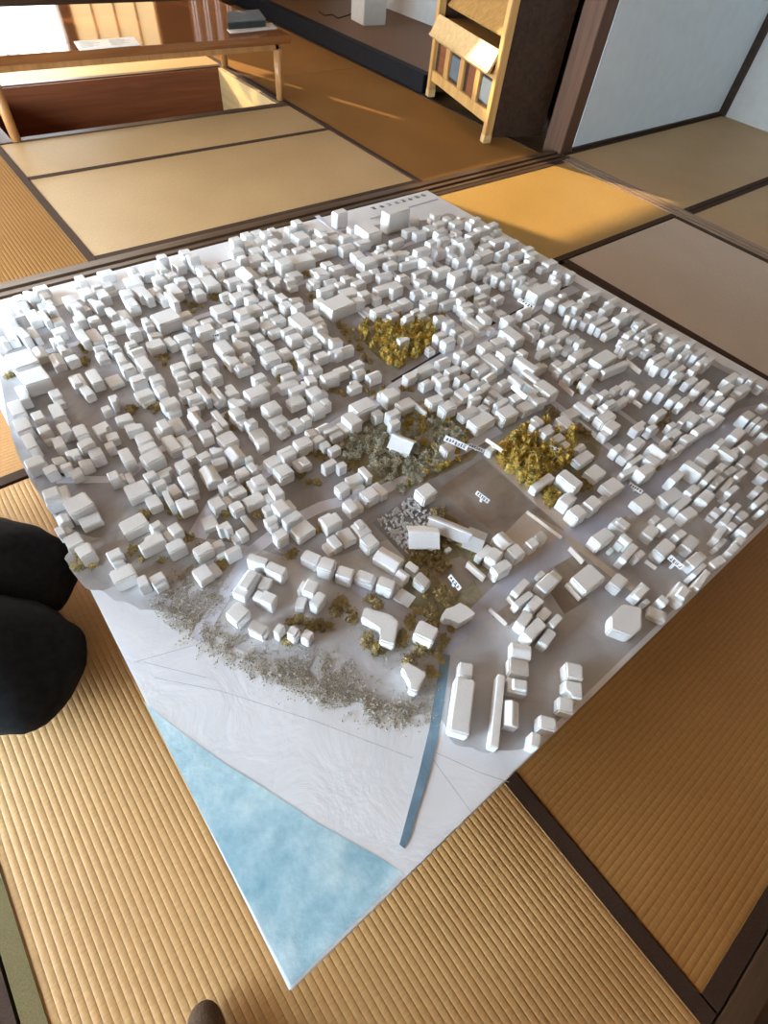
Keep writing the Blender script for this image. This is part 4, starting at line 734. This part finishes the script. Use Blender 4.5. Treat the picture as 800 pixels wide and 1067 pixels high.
SPECIAL_L = {(550, 218): 'tallest squarish white foam block near the lettered far corner of the board', (172, 330): 'big cream foam box standing high above the small houses around it',
             (352, 314): 'broad grey-roofed foam block in front of the open grey yard', (477, 738): 'long white slab lying beside the blue canal',
             (518, 740): 'thin tall white foam bar parallel to the long canal-side slab', (22, 373): 'largest white foam block at the town end above the person in black',
             (81, 524): 'broad white foam block with a notched edge near the black trousers', (628, 372): 'wide square flat-roofed foam block among the small houses near the grey mat',
             (237, 361): 'long narrow white slab carrying tiny black letters at one end', (383, 236): 'tall long white foam block beside the tallest corner block',
             (534, 350): 'long white foam block close behind the black ditch line'}
SPECIAL_L = {k: v for k, v in SPECIAL_L.items()}
spec_of = {}
for (x, y), lab in SPECIAL_L.items():
    if (x, y) == (550, 218): x, y = 412, 220
    best = min(H[:300], key=lambda hd: (Vector(pix(hd['p']+Vector((0, 0, hd['h']))))-Vector((x, y))).length)
    spec_of.setdefault(best['i'], lab)
for hd in H:
    if hd['i'] in spec_of: hd['k'] = 'block'
rest = bmesh.new(); used = set()
for hd in H:
    bm = house_bm(None, hd['a'], hd['b'], hd['h'], hd['k'], hd['i'])
    if hd['i'] < 300:
        o = bm_obj('foam_house', bm, M['foam'])
        o.location = hd['p']+Vector((0, 0, .0001)); o.rotation_euler = (0, 0, hd['rot'])
        area = hd['a']*hd['b']*1e4
        sz = 'tiny' if area < 8 else 'small' if area < 14 else 'mid-sized' if area < 26 else 'large'
        if max(hd['a'], hd['b']) > 2.4*min(hd['a'], hd['b']): sz = 'elongated'
        lab = spec_of.get(hd['i'])
        for q, dd, li, s in sorted(RANK[hd['i']], key=lambda t: (t[0]+6*t[1])):
            if lab: break
            l2 = '%s %s foam house, %s %s on its side %s' % (sz, WORD[hd['k']], ORD[min(q, 24)], LM[li][1], DIRS[s][1])
            l2 = l2.replace('on its side toward', 'toward')
            if l2 not in used and q < 25: lab = l2
        used.add(lab)
        tag(o, lab, 'model house', 'white foam houses of the model town')
    else:
        # thin the mesh of the many tiny far ones into one object
        mt = Matrix.Translation(hd['p']+Vector((0, 0, .0001))) @ Matrix.Rotation(hd['rot'], 4, 'Z')
        bmesh.ops.transform(bm, matrix=mt, verts=bm.verts)
        mp = {v: rest.verts.new(v.co) for v in bm.verts}
        for f in bm.faces: rest.faces.new([mp[v] for v in f.verts])
        bm.free()
tag(bm_obj('small_foam_houses', rest, M['foam']), 'hundreds of tiny white foam houses packed between the larger ones', 'model houses', None, 'stuff')

# ------------------------------------------------------------------ the special buildings
def poly_house(name, pts, h, label, mat='foam', e=.003):
    P = [at(x, y, BZ+h) for x, y in pts]; c = sum(P, Vector())/len(P)
    bm = bmesh.new(); prism(bm, [(p.x-c.x, p.y-c.y) for p in P], 0, h); bev(bm, e, 2)
    o = bm_obj(name, bm, M[mat]); o.location = (c.x, c.y, BZ+.0012); tag(o, label, 'model building'); return o
poly_house('foam_hall', [(649, 629), (669, 633), (669, 655), (657, 664), (636, 656), (636, 642)], .030, 'large six-sided white foam hall by the right-lower edge of the board')
poly_house('foam_block', [(380, 632), (407, 640), (416, 648), (411, 673), (395, 668), (398, 654), (386, 648), (376, 644)], .028, 'L-shaped white foam block facing the beach grass')
poly_house('foam_block', [(418, 697), (423, 689), (445, 701), (435, 722), (425, 719), (429, 710)], .028, 'notched white foam block standing alone left of the blue canal')
poly_house('foam_block', [(460, 641), (465, 634), (472, 633), (479, 628), (487, 632), (495, 639), (488, 644), (478, 650), (470, 645), (463, 645)], .026, 'many-cornered white foam block beside the inland canal end', e=.0012)
def shrine(px, py, a, b, rot, label, mat='foam'):
    p = at(px, py, BZ+.025); t = empty('foam_shrine', (p.x, p.y, BZ+.0012), math.radians(rot)); tag(t, label, 'model shrine')
    boxo('walls', -a*.42, a*.42, -b*.42, b*.42, 0, .020, M[mat], t)
    bm = bmesh.new(); A, B = a/2, b/2
    for s in (-1, 1):
        v = [bm.verts.new(q) for q in ((-A, 0.0015*s, .036), (A, 0.0015*s, .036), (A, s*B, .019), (-A, s*B, .019), (-A, 0.0015*s, .031), (A, .0015*s, .031), (A, s*B, .015), (-A, s*B, .015))]
        for f in ((0, 1, 2, 3), (4, 5, 6, 7), (0, 1, 5, 4), (1, 2, 6, 5), (2, 3, 7, 6), (3, 0, 4, 7)): bm.faces.new([v[i] for i in f])
    bm_obj('roof', bm, M[mat], t)
    boxo('ridge', -A*1.02, A*1.02, -.003, .003, .034, .039, M[mat], t, .001)
shrine(419, 461, .058, .052, -62, 'lone white gabled shrine with a split roof inside the grey grove')
shrine(441, 558, .066, .058, -35, 'white gabled house standing beside the gravestone yard')
p = at(476, 555, BZ+.02); t = empty('foam_temple', (p.x, p.y, BZ+.0012), math.radians(-62)); tag(t, 'long pale temple hall with ridged roof behind brown shrubs', 'model temple')
boxo('walls', -.058, .058, -.015, .015, 0, .020, M['foam_grey'], t)
bm = bmesh.new()
for x0, x1, w, z0, z1 in ((-.066, .030, .022, .019, .032), (.020, .062, .030, .017, .028)):
    pr = [(-w, z0), (w, z0), (0, z1)]; q = [[bm.verts.new((x, y, z)) for y, z in pr] for x in (x0, x1)]
    bm.faces.new(q[0]); bm.faces.new(q[1][::-1])
    for k in range(3): bm.faces.new((q[0][k], q[1][k], q[1][(k+1) % 3], q[0][(k+1) % 3]))
rf = bm_obj('roof', bm, M['foam_grey'], t)
bm = bmesh.new(); box(bm, -.068, .032, -.0025, .0025, .030, .0345); bm_obj('ridge', bm, M['foam'], rf)

# ------------------------------------------------------------------ standing strips and lettered plates
def strip(p, q, h, th, label, name='paper_fence', mat='fence'):
    a, b = at(*p, BZ+h), at(*q, BZ+h); c = (a+b)/2; dd = b-a
    bm = bmesh.new(); box(bm, -dd.length/2, dd.length/2, -th/2, th/2, 0, h); bev(bm, .0004, 1)
    o = bm_obj(name, bm, M[mat]); o.location = (c.x, c.y, BZ+.004); o.rotation_euler = (0, 0, math.atan2(dd.y, dd.x))
    tag(o, label, 'model fence', 'standing paper strips of the model'); return o
strip((594, 570), (608, 585), .016, .004, 'cream strip standing beside the wide main road, above the square block')
strip((590, 608), (605, 624), .016, .003, 'cream strip standing at the corner of a brown lot below the square block')
strip((487, 586), (505, 602), .020, .006, 'thick pinkish strip standing in the brown temple yard')
strip((510, 634), (528, 650), .014, .003, 'cream strip standing just over the road from the canal end')
strip((529, 622), (540, 635), .014, .003, 'short cream strip beside the tight cluster of little blocks')
strip((583, 397), (598, 410), .016, .003, 'cream strip standing at the end of the long grey-roofed rows')
strip((653, 375), (668, 387), .016, .003, 'cream strip standing behind the three joined slabs near the grey mat')
strip((655, 413), (669, 423), .014, .003, 'cream strip standing in the open lot under the wide flat roof')
strip((673, 584), (684, 592), .012, .003, 'short cream strip lying in the lot beside the four-mark signboard')
strip((425, 415), (444, 431), .022, .006, 'thick white strip leaning over the grey grove beside a low house', mat='foam')
strip((546, 399), (560, 409), .030, .005, 'white strip on the house roofs behind the tall amber grove', mat='foam')
strip((549, 533), (585, 560), .010, .003, 'long low cream edging strip along the sports ground and beige lot')
def plate(p, q, wpx, z, label, n, blank=False, tilt=.9, mat='foam'):
    """a small board with brush-written marks, its face tipped up"""
    a, b = at(*p, BZ+z), at(*q, BZ+z); c = (a+b)/2; dd = b-a; L = dd.length
    t = empty('name_plate', (c.x, c.y, BZ+.004), math.atan2(dd.y, dd.x)); tag(t, label, 'model sign', 'lettered name plates of the model')
    w = wpx*.72
    bm = bmesh.new(); mt = Matrix.Translation((0, 0, z-.004)) @ Matrix.Rotation(tilt, 4, 'X')
    box(bm, -L/2, L/2, -w/2, w/2, -.003, 0, mt); bm_obj('board', bm, M[mat], t)
    boxo('post', -.003, .003, -.002, .002, 0, max(.004, z-.004-.5*w*math.sin(abs(tilt))*.3), M[mat], t)
    if not blank:
        bm = bmesh.new(); ux = (mt.to_3x3() @ Vector((1, 0, 0))); uy = (mt.to_3x3() @ Vector((0, 1, 0)))
        g = L*.86/n
        for k in range(n):
            o = mt @ Vector((-L*.43+g*k+g*.1, -w*.33, 0))
            glyph(bm, o, ux, uy, g*.8, w*.66, int(c.x*9999)+k, .0002, .0008, .22)
        bm_obj('lettering', bm, M['ink'], t)
plate((463, 456), (487, 467), .020, .032, 'white lettered plate facing the bare corner of the sports ground', 7, tilt=.75)
plate((488, 463), (504, 470), .014, .012, 'grey lettered plate lying by the top corner of the sports ground', 6, tilt=.5, mat='foam_grey')
plate((496, 513), (509, 523), .014, .020, 'white plate with black marks standing alone in the sports ground', 5, tilt=.9)
plate((468, 600), (479, 614), .014, .018, 'white plate with black marks in the brown temple yard', 4, tilt=.9)
plate((572, 465), (591, 475), .015, .024, 'white plate with black marks at the edge of the tall amber grove', 4, tilt=.9)
plate((697, 580), (711, 592), .017, .028, 'white four-mark signboard among houses near the right board edge', 4, tilt=.8)
plate((655, 504), (669, 513), .014, .014, 'white plate with marks over the wide main road', 5, tilt=.8)
plate((506, 458), (523, 470), .013, .030, 'blank pinkish plate beside the top of the tall amber grove', 1, True, tilt=.9, mat='fence')
plate((533, 402), (548, 415), .017, .040, 'white striped plate standing on roofs above the tall amber grove', 1, True, tilt=.9)
plate((540, 312), (556, 321), .017, .034, 'white plate above a house near the far end of the ditch line', 5, tilt=.9)
plate((221, 350), (228, 349), .012, .050, 'tiny black lettering tag above the long slab', 3, tilt=.9)

# ------------------------------------------------------------------ moss, trees, grass and gravestones
def chips(V, F, c, rx, ry, rz, n, s, r):
    for _ in range(n):
        while True:
            q = Vector((r.uniform(-1, 1), r.uniform(-1, 1), r.uniform(0, 1)))
            if .35 < q.length < 1: break
        p = Vector((c.x+q.x*rx, c.y+q.y*ry, c.z+q.z*rz)); b = len(V)
        for _k in range(4): V.append(p+Vector((r.gauss(0, s), r.gauss(0, s), r.gauss(0, s*.8))))
        F += [(b, b+1, b+2), (b, b+2, b+3), (b, b+3, b+1), (b+1, b+3, b+2)]
def lump(V, F, c, rx, ry, rz, r):
    b = len(V); n, m_ = 7, 4
    for k in range(m_+1):
        th = math.pi*.5*k/m_
        for i in range(n):
            ph = 2*math.pi*i/n; w = r.uniform(.72, 1.15)
            V.append(Vector((c.x+rx*w*math.cos(th)*math.cos(ph), c.y+ry*w*math.cos(th)*math.sin(ph), c.z+rz*w*math.sin(th))))
    for k in range(m_):
        for i in range(n):
            F.append((b+k*n+i, b+k*n+(i+1) % n, b+(k+1)*n+(i+1) % n, b+(k+1)*n+i))
def inpoly(x, y, P):
    c = False
    for i in range(len(P)):
        (x1, y1), (x2, y2) = P[i], P[i-1]
        if (y1 > y) != (y2 > y) and x < (x2-x1)*(y-y1)/(y2-y1)+x1: c = not c
    return c
FOOT = [(hd['p'], hd['rot'], hd['a']/2, hd['b']/2) for hd in H]
def clear(p, pad=.003):
    for q, ro, A, B in FOOT:
        dx, dy = p.x-q.x, p.y-q.y
        if abs(dx)+abs(dy) > .2: continue
        u = dx*math.cos(ro)+dy*math.sin(ro); v = -dx*math.sin(ro)+dy*math.cos(ro)
        if abs(u) < A+pad and abs(v) < B+pad: return False
    return True
def stuff(name, V, F, mat, label, cat):
    me = bpy.data.meshes.new(name); me.from_pydata([tuple(v) for v in V], [], F)
    me.update(); return tag(link(name, me, M[mat]), label, cat, None, 'stuff')
def grove(name, poly, n, hgt, rad, mat, label, seed, chip=42, cs=.0026):
    r = random.Random(seed); V, F = [], []; k = 0; tries = 0
    xs = [p[0] for p in poly]; ys = [p[1] for p in poly]
    while k < n and tries < n*60:
        tries += 1
        x, y = r.uniform(min(xs), max(xs)), r.uniform(min(ys), max(ys))
        if not inpoly(x, y, poly): continue
        p = at(x, y, BZ+.001)
        if not clear(p, rad*.35): continue
        k += 1; s = r.uniform(.6, 1.25); c = Vector((p.x, p.y, BZ+.002)); z = hgt*r.uniform(.55, 1.15)
        lump(V, F, c, rad*s*.8, rad*s*.8, z*.8, r); chips(V, F, c, rad*s, rad*s, z, chip, cs, r)
    return stuff(name, V, F, mat, label, 'moss trees')
grove('grove_trees', [(372, 350), (382, 338), (408, 327), (432, 330), (450, 340), (455, 360), (432, 372), (411, 384), (392, 366)], 110, .030, .013, 'amber', 'amber and olive moss trees of the far grove beside the ditch line', 1)
grove('grove_trees', [(514, 474), (530, 458), (548, 444), (566, 440), (588, 446), (600, 462), (592, 482), (572, 490), (566, 505), (556, 512), (540, 500)], 120, .036, .014, 'amber', 'tall amber moss trees crowding beside the sports ground', 2)
grove('grove_trees', [(566, 508), (575, 502), (584, 522), (576, 532), (564, 522)], 14, .016, .010, 'amber', 'small amber shrubs between grey blocks beside the beige lot', 3)
grove('grove_scrub', [(338, 470), (372, 446), (398, 452), (425, 420), (452, 428), (478, 445), (492, 462), (462, 485), (420, 512), (392, 492), (368, 480)], 190, .014, .012, 'olive', 'grey olive scrub filling the grove around the lone shrine', 4, 46, .0024)
grove('grove_trees', [(385, 420), (425, 412), (470, 430), (500, 455), (492, 468), (450, 500), (425, 505), (440, 470), (405, 445)], 46, .018, .009, 'amber', 'amber bushes dotted through the grey grove around the lone shrine', 14, 36, .0022)
grove('yard_shrubs', [(440, 528), (460, 528), (496, 566), (520, 585), (510, 598), (484, 572), (462, 575), (470, 590), (440, 585), (430, 600), (418, 610), (425, 580), (455, 555)], 90, .011, .009, 'brown', 'brown shrubs around the long temple hall', 5, 34, .0020)
grove('yard_shrubs', [(470, 610), (440, 615), (430, 640), (412, 655), (430, 668), (450, 690), (440, 710), (458, 700), (470, 655), (478, 640)], 60, .006, .009, 'brown', 'sparse brown scrub beside the inland canal end', 6, 26, .0017)
TUFT = '''88 365 6;90 378 8;43 404 8;9 392 6;170 376 9;128 346 7;203 320 10;222 309 9;137 427 8;165 424 8;164 484 8;137 486 7;119 504 8;150 538 9;178 534 14;186 538 10;137 556 9;147 578 14;170 576 12;194 560 7;96 586 14;84 588 10;224 310 6;238 316 8;286 312 9;298 322 10;322 313 10;335 323 8;307 376 9;317 354 7;238 381 7;316 287 8;289 396 6;299 408 7;317 413 7;310 385 10;238 435 7;244 447 7;333 474 9;235 533 9;238 558 8;302 497 8;316 500 12;326 503 10;272 537 6;256 502 5;324 556 8;304 579 7;327 590 7;235 585 6;350 455 8;384 310 6;258 510 5;352 340 9;360 348 10;370 352 9;376 364 8;383 376 8;357 407 7;380 392 7;386 409 10;395 417 9;398 425 8;423 406 8;421 428 6;334 476 8;341 468 8;362 487 5;374 534 7;390 630 6;358 630 9;367 642 9;385 626 7;350 638 8;457 318 7;494 311 8;460 330 5;487 438 8;453 431 11;465 440 10;478 455 12;490 447 9;600 447 9;612 452 10;575 431 7;568 438 8;602 402 8;598 455 10;614 508 10;608 500 8;572 520 8;703 427 8;695 430 8;690 443 7;683 488 6;420 662 8;436 676 9;386 668 9;392 676 8;475 646 6;450 640 8;424 690 7;320 652 10;310 648 9;335 655 8;455 590 9;440 600 8;430 575 7;300 668 5;210 574 5;230 590 6'''
V, F = [], []; r = random.Random(21)
for e in TUFT.split(';'):
    x, y, rr = (float(q) for q in e.split())
    for k in range(6):
        x2, y2 = x+r.gauss(0, rr*.42), y+r.gauss(0, rr*.36); p = at(x2, y2, BZ)
        if not clear(p, -.001): continue
        c = Vector((p.x, p.y, BZ+.001)); s = r.uniform(.006, .011); lump(V, F, c, s*.8, s*.8, r.uniform(.004, .011), r); chips(V, F, c, s*1.2, s*1.2, r.uniform(.006, .014), 26, .0019, r)
stuff('moss_tufts', V, F, 'brown', 'brown and amber moss tufts scattered between the foam houses', 'moss tufts')
def flecks(name, line, w, n, mat, label, seed, s=.0013):
    r = random.Random(seed); V, F = [], []
    P = line; L = [0]
    for a, b in zip(P, P[1:]): L.append(L[-1]+math.dist(a, b))
    for _ in range(n):
        t = r.uniform(0, L[-1]); k = max(i for i in range(len(L)-1) if L[i] <= t); f = (t-L[k])/(L[k+1]-L[k])
        x = P[k][0]+(P[k+1][0]-P[k][0])*f+r.gauss(0, w*.5); y = P[k][1]+(P[k+1][1]-P[k][1])*f+r.gauss(0, w*.42)
        p = at(x, y, BZ)
        if not clear(p, 0): continue
        if noise.noise(Vector((p.x*38, p.y*38, 0))) < -.3: continue
        chips(V, F, Vector((p.x, p.y, BZ+.0005)), .005, .005, .003, 3, s, r)
    stuff(name, V, F, mat, label, 'beach grass')
flecks('beach_grass', [(176, 632), (205, 655), (240, 676), (275, 693), (320, 712), (365, 730), (405, 742), (442, 744)], 20, 2300, 'beach', 'straw coloured beach grass in a long band above the white shore', 7)
flecks('beach_grass', [(172, 628), (190, 606), (210, 600), (226, 612), (212, 640)], 20, 700, 'beach', 'pale speckled grass around the beach blocks near the black trousers', 8)
flecks('beach_grass', [(446, 742), (448, 715), (440, 690), (405, 680), (378, 660)], 14, 420, 'beach', 'thin straw grass between the L-shaped block and the canal', 9)
flecks('beach_grass', [(316, 685), (345, 700), (372, 712)], 24, 420, 'beach', 'straw grass behind the trio of beach slabs', 10)
# gravestones: a dense field of tiny upright chips
V, F = [], []; r = random.Random(31); gp = [(392, 545), (436, 513), (454, 540), (430, 582)]
k = 0
while k < 240:
    x, y = r.uniform(385, 458), r.uniform(510, 585)
    if not inpoly(x, y, gp): continue
    p = at(x, y, BZ)
    if not clear(p, .002): continue
    k += 1; b = len(V); a = r.choice((0, math.pi/2))+r.gauss(.0, .25); u = Vector((math.cos(a), math.sin(a), 0))*.0034; w = Vector((-math.sin(a), math.cos(a), 0))*.0013; z = r.uniform(.004, .009)
    for zz in (BZ, BZ+z):
        for sx, sy in ((-1, -1), (1, -1), (1, 1), (-1, 1)): V.append(Vector((p.x, p.y, zz))+u*sx+w*sy)
    F += [(b, b+1, b+2, b+3), (b+4, b+5, b+6, b+7)]+[(b+i, b+(i+1) % 4, b+4+(i+1) % 4, b+4+i) for i in range(4)]
stuff('gravestone_chips', V, F, 'foam_grey', 'field of tiny grey white gravestone chips in the dark yard', 'gravestones')

# ------------------------------------------------------------------ the person in black and the foot
def P3(px, py, z): return at(px, py, z)
kn = [P3(60, 612, .11), P3(58, 705, .12)]
LS = (.95, 1.16)
fwd = Vector((.68, -.73, 0)).normalized(); side = Vector((-fwd.y, fwd.x, 0))
mid = (kn[0]+kn[1])/2
hip = mid-fwd*.50; hip.z = .20
def rel(f, s, z): return Vector((hip.x, hip.y, 0))+fwd*f+side*s+Vector((0, 0, z))
verts = [rel(0, 0, .22), rel(-.01, 0, .36), rel(.0, 0, .52), rel(.02, 0, .66), rel(.035, 0, .74), rel(.06, 0, .82), rel(.075, 0, .90)]
edges = [(i, i+1) for i in range(6)]; rad = [(.15, .12), (.14, .10), (.16, .11), (.13, .085), .055, (.075, .09), (.06, .07)]
def addchain(start, pts, rr):
    prev = start
    for p, q in zip(pts, rr): verts.append(p); rad.append(q); edges.append((prev, len(verts)-1)); prev = len(verts)-1
    return prev
hands = []
for s, k in ((1, 0), (-1, 1)):
    kk = kn[k]
    addchain(0, [rel(.03, s*.10, .18), rel(.25, s*.115, .16), Vector((kk.x, kk.y, .095)), rel(.32, s*.11, .06), rel(.0, s*.10, .06), rel(-.10, s*.10, .05), rel(-.19, s*.095, .03)], [.095, .088, .068, .055, .05, .04, .025])
    sh = addchain(3, [rel(.02, s*.15, .655), rel(.03, s*.20, .52), rel(.0, s*.24, .42), rel(.10, s*.15, .34), rel(.16, s*.12, .335)], [.06, .048, .042, .03, (.035, .016)])
    for fi in range(4):
        y = s*.11+(fi-1.5)*.019; L = (.062, .075, .08, .066)[fi]
        addchain(sh, [rel(.18, y, .335), rel(.18+L*.5, y, .325), rel(.18+L, y, .300)], [.0095, .009, .0075])
    addchain(sh, [rel(.165, s*.11-s*.042, .33), rel(.20, s*.11-s*.058, .315)], [.011, .009])
per = empty('person', (hip.x, hip.y, 0)); tag(per, 'person in loose black trousers kneeling beside the model board', 'person')
body = skin('body', [v-Vector((hip.x, hip.y, 0)) for v in verts], edges, rad, M['skin'], per, 0, 2)
# face: nose, ears, eyes stay with the head
hd0 = rel(.075, 0, .90)-Vector((hip.x, hip.y, 0))
bm = bmesh.new(); bmesh.ops.create_uvsphere(bm, u_segments=20, v_segments=14, radius=1.0)
bmesh.ops.transform(bm, matrix=Matrix.Translation(hd0+Vector((0, 0, .025))-fwd*.012) @ Matrix.Diagonal((.098, .098, .105, 1)), verts=bm.verts)
bmesh.ops.delete(bm, geom=[v for v in bm.verts if (v.co-hd0).dot(fwd) > .045 or v.co.z < hd0.z-.055], context='VERTS')
bm_obj('hair', bm, M['hair'], per, True)
for s in (-1, 1):
    bm = bmesh.new(); bmesh.ops.create_uvsphere(bm, u_segments=10, v_segments=8, radius=.010); bmesh.ops.translate(bm, vec=hd0+fwd*.078+side*s*.030+Vector((0, 0, -.01)), verts=bm.verts); bm_obj('eye', bm, M['hair'], per, True)
    bm = bmesh.new(); bmesh.ops.create_uvsphere(bm, u_segments=10, v_segments=8, radius=.022); bmesh.ops.translate(bm, vec=hd0+side*s*.088+Vector((0, 0, -.015)), verts=bm.verts); bm_obj('ear', bm, M['skin'], per, True)
bm = bmesh.new(); bmesh.ops.create_cone(bm, segments=8, radius1=.016, radius2=.006, depth=.03, cap_ends=True); bmesh.ops.translate(bm, vec=hd0+fwd*.09+Vector((0, 0, -.03)), verts=bm.verts); bm_obj('nose', bm, M['skin'], per, True)
# trousers: two wide cloth legs gathered at the hips, fold bulges towards the knees
tv, te, tr = [rel(-.02, 0, .24)-Vector((hip.x, hip.y, 0))], [], [(.17, .15)]
for s, k in ((1, 0), (-1, 1)):
    kk = kn[k]-Vector((hip.x, hip.y, 0)); pv = 0
    for f, rr, z in ((.14, .125, .17), (.42, .12, .145), (.70, .124, .14), (.88, .114, .125), (1.0, .100, .112)):
        b0 = rel(.0, s*.10, 0)-Vector((hip.x, hip.y, 0)); p = b0.lerp(kk, f); p.z = z
        tv.append(p); tr.append((LS[k]*rr*(1.0+.05*math.sin(f*23)), LS[k]*rr)); te.append((pv, len(tv)-1)); pv = len(tv)-1
    b0 = rel(-.13, s*.10, 0)-Vector((hip.x, hip.y, 0))
    for f, rr in ((.35, .075), (.8, .065)):
        p = kk.lerp(b0, f); p.z = .075; tv.append(p); tr.append(rr); te.append((pv, len(tv)-1)); pv = len(tv)-1
tro = skin('trousers', tv, te, tr, M['trouser'], per, 0, 3)
tx = bpy.data.textures.new('cloth_folds', 'CLOUDS'); tx.noise_scale = 0.09
md = tro.modifiers.new('folds', 'DISPLACE'); md.texture = tx; md.strength = 0.022; md.mid_level = 0.5
jv = [rel(-.01, 0, .22), rel(-.01, 0, .36), rel(.0, 0, .52), rel(.018, 0, .665)]; je = [(0, 1), (1, 2), (2, 3)]; jr = [(.19, .165), (.19, .155), (.20, .155), (.15, .125)]
for s in (1, -1):
    pv = 3
    for p, q in ((rel(.015, s*.16, .66), .078), (rel(.03, s*.215, .52), .066), (rel(.0, s*.25, .42), .058), (rel(.09, s*.16, .345), .042)):
        jv.append(p); jr.append(q); je.append((pv, len(jv)-1)); pv = len(jv)-1
skin('jacket', [v-Vector((hip.x, hip.y, 0)) for v in jv], je, jr, M['trouser'], per, 0, 2)
# the standing viewer's toe, just inside the bottom of the frame
tp = at(209, 1040, .03); ft = empty('person', (tp.x, tp.y, 0)); tag(ft, "tip of the viewer's foot in a brown sock at the bottom of the picture", 'person')
fd = (at(209, 1030, 0)-at(214, 1067, 0)).normalized(); fs = Vector((-fd.y, fd.x, 0))
fv = [Vector((0, 0, .024)), -fd*.05+Vector((0, 0, .032)), -fd*.13+Vector((0, 0, .045)), -fd*.19+Vector((0, 0, .055)), -fd*.245+Vector((0, 0, .040)), -fd*.20+Vector((0, 0, .12)), -fd*.20+Vector((0, 0, .28)), -fd*.19+Vector((0, 0, .45))]
fe = [(0, 1), (1, 2), (2, 3), (3, 4), (3, 5), (5, 6), (6, 7)]
fr_ = [(.022, .022), (.036, .026), (.038, .032), (.036, .04), (.03, .034), .036, .05, .055]
skin('brown_sock', fv, fe, fr_, M['sock'], ft, 3, 2)

# ------------------------------------------------------------------ light
w = bpy.data.worlds.new('sky'); scn.world = w; w.use_nodes = True
bg = w.node_tree.nodes['Background']; bg.inputs[0].default_value = (0.86, 0.93, 1.0, 1); bg.inputs[1].default_value = 5.0
sd = bpy.data.lights.new('sun', 'SUN'); sd.energy = 7.5; sd.color = (1.0, 0.80, 0.52); sd.angle = 0.012
so = bpy.data.objects.new('sun', sd); COL.objects.link(so)
dirv = Vector((.33, -.82, -.36)).normalized(); so.rotation_euler = dirv.to_track_quat('-Z', 'Y').to_euler(); so.location = (0, 8, 4)
pd = bpy.data.lights.new('window_portal', 'AREA'); pd.shape = 'RECTANGLE'; pd.size = 1.62; pd.size_y = 1.9
po = bpy.data.objects.new('window_portal', pd); COL.objects.link(po); po.location = (.81, FY+.11, 1.05); po.rotation_euler = (-math.pi/2, 0, 0)
pd.cycles.is_portal = True
scn.cycles.max_bounces = 8; scn.cycles.diffuse_bounces = 5; scn.cycles.use_denoising = True
vs = scn.view_settings; vs.view_transform = 'Standard'; vs.look = 'None'; vs.gamma = 1.0; vs.use_curve_mapping = False; vs.exposure = 0.62
